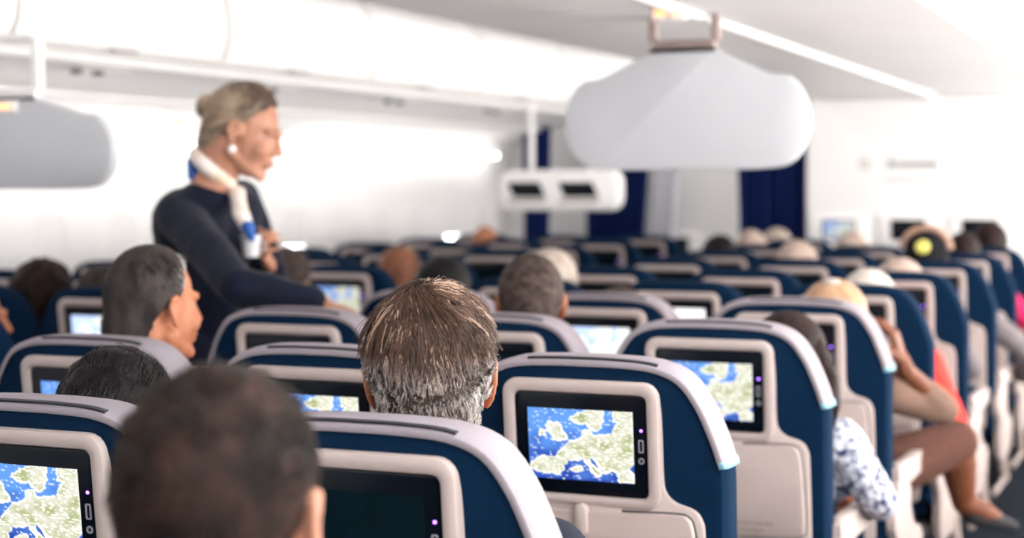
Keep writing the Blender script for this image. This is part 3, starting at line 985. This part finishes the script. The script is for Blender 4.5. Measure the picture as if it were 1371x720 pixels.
def hand_prims(side=1, curl=.5, spread=.0, thumb=.6):
    """hand in its own frame: wrist at the origin, fingers along +Y, back of the hand +Z, thumb on the side*X side"""
    p = Prim(); kn = []
    for i, (kx, ky) in enumerate(((.030, .088), (.010, .094), (-.010, .090), (-.028, .080))):
        kx *= side; kn.append((kx, ky)); p.cone((kx * .55, .01, 0), (kx, ky, .002), .013, .0105)
    p.ell((0, .045, -.002), (.034, .045, .013))
    p.cone((0, -.03, 0), (0, .015, 0), .024, .022)
    for i, (kx, ky) in enumerate(kn):
        L = (.040, .045, .041, .031)[i]; r = (.0092, .0095, .009, .008)[i]
        q = Vector((kx, ky, .002)); ang = curl * .9; pts = [q]
        for k, f in enumerate((1, .62, .48)):
            q = q + Vector((spread * (kx) * 3, math.cos(ang), -math.sin(ang))).normalized() * L * f; pts.append(q); ang += curl * (1.2, .8, .6)[k]
        p.chain(pts, [r, r * .95, r * .88, r * .78])
    a = Vector((.022 * side, .02, -.006)); b = a + Vector((.028 * side, .030, -.012)); c = b + Vector((.008 * side, .032, -.014 * thumb)); d = c + Vector((-.004 * side, .026, -.012 * thumb))
    p.chain([a, b, c, d], [.015, .0125, .011, .009])
    return p


def frame_m(pos, fwd, up):
    y = Vector(fwd).normalized(); z = Vector(up); z = (z - y * z.dot(y)).normalized(); x = y.cross(z)
    M = Matrix((x, y, z)).transposed().to_4x4(); M.translation = Vector(pos); return M


def headM(pos, yaw=0, pitch=0, roll=0, s=1):
    return Matrix.Translation(pos) @ Matrix.Rotation(yaw, 4, 'Z') @ Matrix.Rotation(pitch, 4, 'X') @ Matrix.Rotation(roll, 4, 'Y') @ Matrix.Scale(s, 4)


def face_bits(M, root, brow_m, lips=False):
    for s in (-1, 1):
        o = mesh('eye', [M @ Vector((s * .031 + v[0] * .0115, .0670 + v[1] * .0115, .003 + v[2] * .0075)) for v in SV], SF, EYEW, root, sharp=None)
        mesh('iris', [M @ Vector((s * .031 + v[0] * .0052, .0765 + v[1] * .0035, .002 + v[2] * .0052)) for v in SV], SF, IRIS, o, sharp=None)
        MB().tube([M @ Vector(q) for q in ((s * .015, .0955, .021), (s * .03, .0895, .027), (s * .046, .0775, .024))], [.0022, .003, .0015], 6).build('eyebrow', brow_m, root)
    if lips:
        MB().tube([M @ Vector(q) for q in ((-.022, .090, -.066), (-.008, .0985, -.064), (.008, .0985, -.064), (.022, .090, -.066))], [.002, .0045, .0045, .002], 8).build('lips', LIP, root)


def seated(name_label, col, row, head, yaw=0, pitch=0, roll=0, hs=1., skin=SKIN1, shirt=None, trousers=None, voxel=.009, female=False, style='short', hair=None,
           hthick=.012, rag=.05, lump=0, armR=None, armL=None, legR=None, face=False, smooth=4, bareR=1., cat='person', group=None, drop=0., earr=1., shoe=None, seed=1):
    """a seated passenger: head is the head's middle in the world; body sits in the seat of col,row"""
    sy = ROWY(row) if col in 'CBA' else LY(row)
    sx = COLX[col]
    root = thing('person', name_label, cat, (sx, sy, 0), group)
    h = Vector(head) - Vector((sx, sy, 0))
    M = headM(h, yaw, pitch, roll, hs)
    hx, hz = h.x, h.z - 1.2
    nb = M @ Vector((0, -.052, -.175))
    ch = Vector((hx * .6, .285, .88 + hz * .6)); pe = Vector((hx * .1, .335, .565))
    w_ = .93 if female else 1.
    sh_ = [Vector((hx * .72 + s * .175 * w_, .265, 1.0 + hz * .85 - drop)) for s in (-1, 1)]
    tor = Prim()
    for s in (-1, 1):
        tor.cone(pe + Vector((s * .06, 0, 0)), ch + Vector((s * .065 * w_, 0, -.06)), .115, .105 * w_)
        tor.cone(ch + Vector((s * .065 * w_, 0, -.06)), ch + Vector((s * .075 * w_, -.01, .07)), .105 * w_, .075)
        tor.cone(Vector((nb.x, nb.y, nb.z - .005)), sh_[(s + 1) // 2], .052, .056)
    tor.cone(nb, ch, .062, .1)
    L = armL or [(-.25, .25, .76), (-.13, .47, .70), (-.07, .50, .70)]
    Rr = armR or [(.25, .25, .76), (.13, .47, .70), (.07, .50, .70)]
    arms = Prim(); body = Prim()
    slv = Prim()
    for s, a, sj in ((-1, L, sh_[0]), (1, Rr, sh_[1])):
        el, wr, _ = (Vector(q) for q in a[:3])
        arms.chain([sj, sj.lerp(el, .5), el], [.055, .048, .042]); arms.chain([el, el.lerp(wr, .4), wr], [.042, .041, .029])
        slv.chain([sj, sj.lerp(el, .5), el], [.055, .048, .042]); slv.chain([el, el.lerp(wr, .4 * bareR), el.lerp(wr, bareR if s > 0 else 1)], [.042, .041, .034 if s > 0 and bareR < 1 else .029])
        fw = Vector(a[2]) - wr
        up = a[3] if len(a) > 3 else (0, 0, 1)
        body.cone(wr, wr + fw.normalized() * .02, .026, .024)
        body.join(hand_prims(side=-s, curl=.55), frame_m(wr + fw.normalized() * .02, fw, up))
    legs = Prim()
    for s in (-1, 1):
        hip = Vector((s * .09, .36, .555)); kn = Vector((s * .125, .70, .565)); an = Vector((s * .12, .64, .12))
        if s > 0 and legR: kn, an, toe = (Vector(q) for q in legR)
        else: toe = an + Vector((0, .12, -.07))
        legs.chain([hip, hip.lerp(kn, .55), kn], [.09, .078, .062]); 
        lower = Prim().chain([kn, kn.lerp(an, .35), an], [.058, .056, .036])
        if s > 0 and legR:
            body.join(lower); body.join(Prim().chain([an, an.lerp(toe, .6), toe], [.036, .034, .022]))
        else: legs.join(lower)
        heel = an + Vector((0, -.03, -.055))
        if not (s > 0 and legR):
            Prim().chain([heel, toe], [.036, .03]).ell(an + Vector((0, .0, -.03)), (.04, .05, .04)).build('shoe', shoe or M_STRIP, root, .009, 3)
        else:
            d = (toe - an).normalized()
            Prim().chain([an.lerp(toe, .35) + Vector((0, .004, -.02)), toe + d * .05], [.036, .020]).build('shoe', shoe or M_STRIP, root, .006, 3)
    hd = head_prims(female=female, earr=earr, ears=style != 'long')
    full = Prim().join(hd, M).join(tor.grown(-.006)).join(arms.grown(-.006)).join(legs.grown(-.006)).join(body)
    if hs != 1:
        k = len(hd.c); full.c = [(a, b, ra * hs, rb * hs) if i < k else (a, b, ra, rb) for i, (a, b, ra, rb) in enumerate(full.c)]
        k = len(hd.e); full.e = [(c, r, rot) for i, (c, r, rot) in enumerate(full.e)]
    full.build('body', skin, root, voxel, smooth)
    st = Prim().join(tor.grown(.006)).join(slv.grown(.006))
    st.build('shirt', shirt, root, .009, 4, disp=lambda c: .004 * noise.noise(c * 14))
    legs.grown(.007).ell(pe + Vector((0, .0, -.005)), (.165, .12, .10)).build('trousers', trousers, root, .010, 4)
    if hair: hair_shell('hair', style, hthick, M, hair, root, rag=rag, lump=lump, seed=seed)
    if face: face_bits(M, root, hair or M_SEAM)
    return root, M


CL = lambda n, c, s=90, a=.2, **k: mat(n, srgb(*c), .9, .1, noise_s=s, noise_a=a, bump=.2, **k)
T_DARK = CL('dark_trousers', (34, 38, 50)); T_GREY = CL('grey_trousers', (92, 90, 96)); S_NAVY = CL('navy_jumper', (26, 32, 52)); S_WHITE = CL('white_shirt', (214, 212, 214), a=.06)
S_GREY = CL('grey_jumper', (120, 112, 114)); S_TAN = CL('tan_ribbed_cardigan', (116, 92, 81), 26, .22, stretch=(.3, .3, 8)); S_RED = CL('coral_red_top', (226, 70, 62)); S_PINK = CL('magenta_top', (200, 40, 90))
S_FLOR = mat('white_and_navy_floral_cloth', srgb(220, 222, 232), .9, .1, noise_s=55, col2=srgb(34, 40, 80)); S_CHAR = CL('charcoal_jacket', (44, 46, 56)); S_BLUE = CL('blue_shirt', (96, 120, 160))
H_BUZZ = hair_mat('dark_brown_cropped_hair', (.005, .0035, .003), (.042, .020, .014), .7, 24, (1, 1, .8))
H_BRN = hair_mat('dark_brown_hair', (.010, .005, .004), (.030, .013, .010), .6)
H_BLK = hair_mat('black_hair', (.005, .004, .005), (.014, .011, .011), .55)
H_GREY = hair_mat('greying_brown_hair', (.012, .009, .009), (.07, .055, .05), .6, 22, (1, 1, .35))
H_GREYL = hair_mat('light_grey_hair', (.42, .38, .35), (.62, .58, .54), .5, 30)
H_SALT = hair_mat('brown_grey_cropped_hair', (.030, .019, .016), (.10, .07, .06), .65, 55, (1, 1, 1))
H_BLOND = hair_mat('honey_blond_hair', (.42, .22, .12), (.58, .37, .23), .4, 45)
H_PALE = hair_mat('pale_blond_hair', (.48, .38, .31), (.66, .56, .49), .45, 40)
H_WHITE = hair_mat('white_hair', (.66, .58, .52), (.78, .72, .66), .5, 40)
H_RED = hair_mat('auburn_hair', (.12, .045, .025), (.30, .12, .065), .45, 40)
H_ROSY = hair_mat('rosy_beige_hair', (.46, .33, .27), (.66, .52, .45), .5, 40)
H_BASE = hair_mat('grey_brown_under_hair', (.018, .010, .008), (.06, .04, .032), .5, 50)

# the blurred man nearest the camera
r0, M0 = seated('blurred man with cropped dark hair in the foreground, nearest the camera', 'C', 0, at(300, 690, 1.19), hs=1.05, yaw=.16, pitch=.05, roll=.03, skin=SKIN1, shirt=S_CHAR, trousers=T_DARK,
                voxel=.005, hair=H_BUZZ, hthick=.005, rag=.22, face=True, seed=3)
strands('stubble_strands', 'short', 9000, M0, TONE, r0, crown=(0, -.3, .95), length=.10, thick=.006, lift=.003, clump=500, wave=.3, rad=.0006,
        colf=lambda d, t: (*(Vector((.006, .004, .003)).lerp(Vector((.055, .03, .022)), t * t)), 1))

# the grey-haired man in focus
r1, M1 = seated('grey-haired man seen from behind in sharp focus in the middle of the picture', 'C', 1, at(577, 504, 2.14), yaw=.42, pitch=.02, skin=SKIN2, shirt=S_CHAR, trousers=T_DARK,
                voxel=.0045, hair=H_BASE, hthick=.008, rag=.06, face=True, earr=1.12, hs=1.05, drop=.07, armR=[(.235, .27, .68), (.13, .47, .66), (.07, .50, .66)])


def grey_tone(d, t):
    low = min(1, max(0, (.18 - d.z) / .45)); side = min(1, max(0, (abs(d.x) - .35) / .4)); g = min(1, low * (.45 + .7 * side) + (.12 if t > .8 else 0))
    br = Vector((.135, .066, .040)).lerp(Vector((.014, .007, .005)), 1 - t) if t < .80 else Vector((.44, .27, .18))  # palest brown strands carry the hair's highlights in their colour
    gr = Vector((.66, .61, .58)) if t > .45 else Vector((.07, .055, .05))
    c = br.lerp(gr, g); return (*c, 1)


hs1 = strands('hair_strands', 'short', 11000, M1, TONE, r1, crown=(-.12, -.30, .94), length=1.15, thick=.015, lift=.005, colf=grey_tone, clump=800, wave=.20, rad=.00052)

# black hair, in the second column
r2, M2 = seated('person with sleek black combed-back hair sunk low behind the lower left seat', 'B', 1, at(162, 578, 2.12), pitch=.10, yaw=.2, skin=SKIN2, shirt=S_CHAR, trousers=T_DARK, voxel=.006, hair=H_BLK, hthick=.014, style='short', lump=.006)
strands('hair_strands', 'short', 3500, M2, TONE, r2, crown=(0, .75, .6), length=1.0, thick=.017, lift=.002, clump=120, wave=.05, whirl=0, rad=.0006,
        colf=lambda d, t: (.007, .005, .005, 1) if t < .9 else (.10, .08, .075, 1))

# grey man in profile
r3, M3 = seated('greying man in profile facing right, seated in front of the flight attendant', 'A', 2, at(208, 410, 2.96), yaw=-.36, pitch=-.02, skin=SKIN2, shirt=S_WHITE, trousers=T_GREY, voxel=.005, hair=H_GREY,
                style='receding', hthick=.010, rag=.08, face=True, hs=1.02)
strands('hair_strands', 'receding', 3000, M3, TONE, r3, crown=(0, -.3, .95), length=.4, thick=.010, lift=.002, clump=200, wave=.15, rad=.0007,
        colf=lambda d, t: (*(Vector((.012, .009, .009)).lerp(Vector((.66, .61, .58)), min(1, max(0, (d.y * 1.3 + .25 - max(0, d.z - .4) * .8 + (t - .5) * .7))))), 1))

P = seated
P('man with short brown-grey cropped hair and red ears behind the focused man', 'B', 3, at(711, 408, 3.80), skin=SKIN2, shirt=S_NAVY, trousers=T_DARK, hair=H_SALT, hthick=.008, voxel=.007, yaw=.40)
P('person with short black hair just beyond the focused man', 'A', 4, at(594, 401, 4.58), skin=SKIN2, shirt=S_CHAR, trousers=T_DARK, hair=H_BLK, hthick=.014, yaw=.1)
P('person with pale blond hair just behind the cropped-haired man', 'A', 5, at(737, 388, 5.3), skin=SKIN1, shirt=S_WHITE, trousers=T_DARK, hair=H_PALE, hthick=.022, style='long', female=True)
P('short person whose brown hair barely shows over a seat, beside the cropped-haired man', 'B', 4, at(832, 438, 4.58), skin=SKIN2, shirt=S_NAVY, trousers=T_DARK, hair=H_SALT, hthick=.012, hs=.92)

# woman with brown hair and floral dress, leaning to the aisle
rw, Mw = seated('woman with long dark brown hair and white and navy floral sleeves', 'C', 3, at(1053, 494, 3.86), yaw=-.15, roll=.12, skin=SKIN2, shirt=S_FLOR, trousers=T_DARK, hair=H_BRN, style='long', hthick=.018, female=True,
                voxel=.007, armR=[(.33, .30, .69), (.30, .52, .62), (.22, .60, .62)])
Prim().join(Prim().ell((.0, -.06, -.06), (.080, .055, .10)).chain([(.05, -.05, -.08), (.075, -.045, -.22), (.07, -.04, -.33)], [.045, .038, .018]).chain([(.072, -.01, .0), (.092, .0, -.12), (.10, .01, -.24), (.09, .02, -.33)], [.02, .03, .026, .012]).chain([(-.05, -.05, -.08), (-.06, -.055, -.2)], [.045, .02]), Mw).build(
    'long_hair', H_BRN, rw, .006, 4, disp=lambda c: .005 * noise.noise(Vector((c.x * 60, c.y * 60, c.z * 6))))

lk = [Vector(at(*q)) - Vector((COLX['C'], ROWY(3), 0)) for q in ((1088, 470, 3.83), (1106, 508, 3.82), (1113, 545, 3.80), (1110, 578, 3.79))]
Prim().chain(lk, [.036, .030, .022, .009]).build('hair_lock', H_BRN, rw, .005, 4, disp=lambda c: .004 * noise.noise(Vector((c.x * 80, c.y * 80, c.z * 8))))
# blonde woman, hand on her cheek, leg crossed into the aisle
sy = ROWY(4)
def rel(p, col='C', row=4): return tuple(Vector(p) - Vector((COLX[col], ROWY(row), 0)))
elb = rel(at(1262, 548, 4.78)); wri = rel(at(1212, 494, 4.60)); hnd = rel(at(1194, 440, 4.58))
rb, Mb = seated('blonde woman in tan cardigan, hand on cheek, leg crossed into the aisle', 'C', 4, at(1116, 440, 4.58), bareR=.45, yaw=-.25, roll=.10, skin=SKIN3, shirt=S_TAN, trousers=CL('brown_skirt', (88, 60, 52)), hair=H_BLOND, style='long',
                hthick=.018, female=True, voxel=.006, armR=[elb, wri, hnd, (1, 0, 0)],
                legR=[(.36, .62, .66), rel(at(1290, 672, 5.05)), rel(at(1335, 694, 5.08))])
Prim().join(Prim().ell((.0, -.055, -.04), (.092, .062, .11)).chain([(.04, -.05, -.1), (.05, -.05, -.2)], [.055, .03]).chain([(-.04, -.05, -.1), (-.05, -.05, -.2)], [.055, .03]), Mb).build(
    'long_hair', H_BLOND, rb, .006, 4, disp=lambda c: .004 * noise.noise(Vector((c.x * 60, c.y * 60, c.z * 6))))
Prim().join(Prim().ell((.0, -.04, .125), (.030, .030, .024)), Mb).build('hair_bun', H_PALE, rb, .005, 3)

P('person with white hair and a coral red sleeve in the aisle column', 'C', 5, at(1163, 417, 5.28), skin=SKIN1, shirt=S_RED, trousers=T_DARK, hair=H_WHITE, hthick=.016, style='short', armR=[(.285, .34, .66), (.22, .52, .62), (.16, .58, .62)])
P('person with light grey hair next to the one in a dark cap', 'C', 6, at(1205, 396, 6.1), skin=SKIN1, shirt=S_GREY, trousers=T_DARK, hair=H_ROSY, hthick=.018)
rc, Mc = P('person in a dark cap with a yellow round badge and grey jumper', 'C', 7, at(1241, 353, 6.93), skin=SKIN1, shirt=S_GREY, trousers=T_GREY, hair=H_BRN, hthick=.008, armR=[(.36, .34, .72), (.32, .56, .60), (.26, .62, .60)])
CAP = CL('dark_cap_cloth', (26, 26, 30))
Prim().join(Prim().ell((0, -.01, .048), (.094, .112, .094)).chain([(-.05, .085, .04), (0, .115, .035), (.05, .085, .04)], [.018] * 3), Mc).build('cap', CAP, rc, .007, 4)
o = MB().tube([Mc @ Vector((0, -.118, .075)), Mc @ Vector((0, -.127, .077))], [.03, .024], 16).build('cap_badge', mat('yellow_badge', srgb(222, 214, 110), .4, noise_s=90), rc)
MB().tube([Mc @ Vector((math.sin(a) * .100, -.03, .052 + math.cos(a) * .100)) for a in np.linspace(-1.45, 1.45, 17)], .014, 8).build('cap_band', mat('tan_cap_band', srgb(176, 140, 120), .6, noise_s=60), rc)
P('person in a magenta top at the far end of the aisle column', 'C', 8, at(1290, 345, 7.72), skin=SKIN2, shirt=S_PINK, trousers=T_GREY, hair=H_BRN, hthick=.010, armR=[(.36, .34, .72), (.30, .56, .62), (.24, .62, .62)], hs=.9)
P('person with dark brown hair in front of the farthest dark bulkhead monitor', 'C', 9, at(1326, 333, 8.5), skin=SKIN2, shirt=S_NAVY, trousers=T_DARK, hair=H_BRN, hthick=.014)

# passengers farther off
far = [('B', 7, (1068, 364, 6.95), 'person with rosy beige hair below the drawn navy curtain', H_ROSY, SKIN1, S_WHITE, 'long', .014),
       ('A', 8, (964, 351, 7.8), 'person with dark hair below the white front wall', H_BLK, SKIN2, S_NAVY, 'short', .014),
       ('A', 9, (1006, 341, 8.62), 'person with tan hair beside the pale-haired one under the curtain', H_ROSY, SKIN1, S_GREY, 'short', .012),
       ('A', 10, (1041, 336, 9.4), 'pale-haired person under the drawn navy curtain', H_PALE, SKIN1, S_WHITE, 'short', .012),
       ('B', 9, (1141, 344, 8.55), 'person with tan hair in front of the blue bulkhead monitor', H_ROSY, SKIN1, S_BLUE, 'short', .012),
       ('L', 6, (537, 372, 6.02), 'person with auburn hair in the left block beyond the focused man', H_RED, SKIN3, S_NAVY, 'short', .012),
       ('M', 10, (650, 329, 9.05), 'bald tanned man far off in the left block', None, SKIN2, S_NAVY, 'bald', 0),
       ('M', 4, (60, 408, 4.48), 'person with bushy dark curly hair by the left wall', H_BRN, SKIN2, S_CHAR, 'short', .030),
       ('L', 4, (142, 408, 4.46), 'person with grey-brown hair half hidden by the greying man', H_GREY, SKIN2, S_GREY, 'short', .012),
       ('L', 5, (386, 380, 5.25), 'brown-haired passenger the flight attendant leans towards', H_SALT, SKIN1, S_BLUE, 'short', .014),
       ('A', 7, (900, 352, 6.98), 'person in the middle block with tan hair behind the white-lit monitor', H_SALT, SKIN1, S_WHITE, 'short', .010)]
for c, n, (px, py, Y), lab, hm, sk, stt, sty, ht in far:
    if c == 'A' and n == 7: continue
    P(lab, c, n, at(px, py, Y), skin=sk, shirt=stt, trousers=T_DARK, hair=hm, hthick=ht, style=sty, voxel=.011, lump=.012 if ht > .02 else 0, seed=n)
P('person with grey hair in profile cut off by the left edge of the photo', 'L', 3, at(-36, 432, 3.66), yaw=-1.35, pitch=.1, skin=SKIN2, shirt=S_WHITE, trousers=T_DARK, hair=H_GREYL, hthick=.012, face=True, voxel=.006)

# ------------------------------------------------------------ flight attendant
NAVYJ = mat('navy_uniform_jacket', srgb(10, 16, 36), .8, .15, noise_s=14, noise_a=.35, sheen=.06)
FX, FY = -2.69, 4.10
fa = thing('person', 'blonde flight attendant in a navy jacket and pale scarf bending over the seats', 'person', (FX, FY, 0))
Fo = Vector((FX, FY, 0))
fp = lambda px, py, Y: at(px, py, Y) - Fo
hd = fp(328, 176, 4.03)
fyaw = math.atan2(.28, .96) - PI / 2
Mf = headM(hd, fyaw, -.30, .0, 1.06)
nb = Mf @ Vector((0, -.052, -.175))
ys = 4.05
shR, shL = fp(240, 288, 3.93), fp(322, 268, 4.28)
chest, waist, hip = fp(272, 320, 4.10), fp(268, 410, 4.16), fp(262, 480, 4.18)
tor = Prim()
tor.cone(nb, chest + Vector((0, 0, .06)), .06, .12)
for a in (shR, shL): tor.cone(nb + Vector((0, 0, -.03)), a, .055, .058); tor.cone(a.lerp(chest, .35), waist, .10, .10); tor.cone(a.lerp(chest, .5), chest, .11, .12)
tor.cone(chest, waist, .135, .115).cone(waist, hip, .115, .14)
elR = fp(318, 383, 3.72); wrR = fp(418, 402, 3.85); hR = fp(450, 412, 3.9)
elL = fp(372, 392, 4.45); wrL = fp(366, 362, 4.2); hL = fp(350, 338, 4.12)
arms = Prim().chain([shR, shR.lerp(elR, .5), elR], [.060, .055, .047]).chain([elR, elR.lerp(wrR, .4), wrR], [.047, .044, .032])
arms.chain([shL, shL.lerp(elL, .5), elL], [.058, .05, .044]).chain([elL, wrL], [.044, .03])
hands = Prim().cone(wrR, wrR + (hR - wrR).normalized() * .02, .026, .024).join(hand_prims(1, .35), frame_m(wrR + (hR - wrR).normalized() * .02, hR - wrR, (0, 0, 1)))
hands.cone(wrL, wrL + (hL - wrL).normalized() * .02, .026, .024).join(hand_prims(-1, .9), frame_m(wrL + (hL - wrL).normalized() * .02, hL - wrL, (-.3, -.9, .2)))
legs = Prim()
for s in (-1, 1):
    hp = hip + Vector((0, s * .08, -.02)); kn = Vector((hip.x + .02, hip.y + s * .09, .50)); an = Vector((hip.x, hip.y + s * .09, .11))
    legs.chain([hp, hp.lerp(kn, .5), kn, kn.lerp(an, .35), an], [.10, .085, .062, .054, .036])
    Prim().chain([an + Vector((-.03, 0, -.05)), an + Vector((.13, 0, -.08))], [.036, .028]).cone(an, an + Vector((0, 0, -.05)), .04, .04).build('shoe', M_STRIP, fa, .008, 3)
fh = head_prims(female=True)
full = Prim().join(fh, Mf).join(tor.grown(-.006)).join(arms.grown(-.006)).join(legs).join(hands)
k = len(fh.c); full.c = [(a, b, ra * 1.06, rb * 1.06) if i < k else (a, b, ra, rb) for i, (a, b, ra, rb) in enumerate(full.c)]
full.build('body', mat('warm_skin', (.36, .165, .105), .5, .3, noise_s=25, col2=(.42, .20, .13), sss=.12), fa, .005, 4)
jk = Prim().join(tor.grown(.008)).join(arms.grown(.008)); jk.c = [c for c in jk.c if not (c[0] - nb).length < .02]
jk.cone(nb + Vector((-.03, 0, -.05)), chest + Vector((-.02, 0, .05)), .075, .13)
for a in (shR, shL): jk.cone(nb + Vector((-.03, 0, -.06)), a, .06, .066)
jk.build('jacket', NAVYJ, fa, .008, 5, disp=lambda c: .005 * noise.noise(c * 11))
sk = Prim()
for s in (-1, 1): sk.cone(hip + Vector((0, s * .06, .02)), Vector((hip.x + .01, hip.y + s * .07, .55)), .135, .10)
sk.cone(hip, Vector((hip.x + .01, hip.y, .55)), .14, .12).build('skirt', NAVYJ, fa, .009, 5)
H_FA = hair_mat('streaked_blond_updo', (.10, .065, .05), (.60, .45, .32), .4, 14, (1, .5, .5))
hair_shell('hair', 'updo', .011, Mf, H_FA, fa, rag=.05, lump=.005)
Prim().join(Prim().ell((0, -.125, .035), (.034, .028, .036)).cone((0, -.09, .03), (0, -.12, .035), .03, .02), Mf).build('hair_bun', H_FA, fa, .005, 3)
strands('hair_strands', 'updo', 2500, Mf, TONE, fa, crown=(0, .85, .5), length=1.1, thick=.013, lift=.002, clump=90, wave=.06, whirl=0, rad=.0007,
        colf=lambda d, t: (*(Vector((.05, .03, .022)).lerp(Vector((.56, .41, .29)), min(1, max(0, (t - .5) * 1.6 + .75 - 1.4 * max(0, d.y + .25) * (1 if d.z > 0 else .3))))), 1))
face_bits(Mf, fa, H_BRN, lips=True)
for s in (-1, 1): mesh('pearl_earring', [Mf @ Vector((s * .087 + v[0] * .011, .004 + v[1] * .011, -.050 + v[2] * .011)) for v in SV], SF, mat('pearl', (.85, .84, .8), .15, .6, noise_s=20), fa, sharp=None)
SCARF = mat('pale_scarf_with_orange_and_blue', srgb(222, 214, 210), .8, noise_s=16, col2=srgb(206, 176, 150))
SCB = mat('blue_scarf_silk', srgb(30, 84, 160), .6, noise_s=20)
c1 = nb + Vector((.012, 0, .058)); pr = (Mf.to_3x3() @ Vector((0, 1, 0))).normalized(); rt = Vector((pr.y, -pr.x, 0)).normalized()
ringp = [c1 + pr * (.050 * math.cos(a)) + rt * (.056 * math.sin(a)) + Vector((0, 0, -.026 * math.cos(a))) for a in np.linspace(0, 2 * PI, 17)]
sc = Prim().chain(ringp, [.022] * 17)
kx = c1 + pr * .075 + Vector((0, 0, -.055))
sc.ell(kx, (.026, .026, .024)); sc.chain([kx, fp(322, 285, 3.98), fp(334, 312, 3.98)], [.022, .026, .018])
sc.build('scarf', SCARF, fa, .005, 4)
Prim().chain([fp(332, 304, 3.97), fp(337, 318, 3.96)], [.020, .012]).build('scarf_tip', SCB, fa, .004, 3)
Prim().cone(nb - pr * .055 + Vector((0, 0, .06)), nb - pr * .05 + Vector((0, 0, .02)), .016, .02).build('scarf_back', SCB, fa, .004, 3)
cup = thing('cup', 'small white cup held by the flight attendant in front of her chest', 'cup', tuple(at(336, 330, 4.02)))
pc = [(0, -.030), (.022, -.030), (.028, .02), (.031, .034), (.028, .034), (.025, .02), (.018, -.024), (0, -.024)]
MB().loft([[(r * math.cos(a), r * math.sin(a), z) for a in np.linspace(0, 2 * PI, 21)[:-1]] for r, z in pc if r > 0]).build('cup_body', S_WHITE, cup)
MB().tube([(.026, 0, .018), (.044, 0, .012), (.044, 0, -.010), (.024, 0, -.016)], .0035, 8).build('handle', S_WHITE, cup)

JUNK.append(TMP)
bpy.data.batch_remove(JUNK)
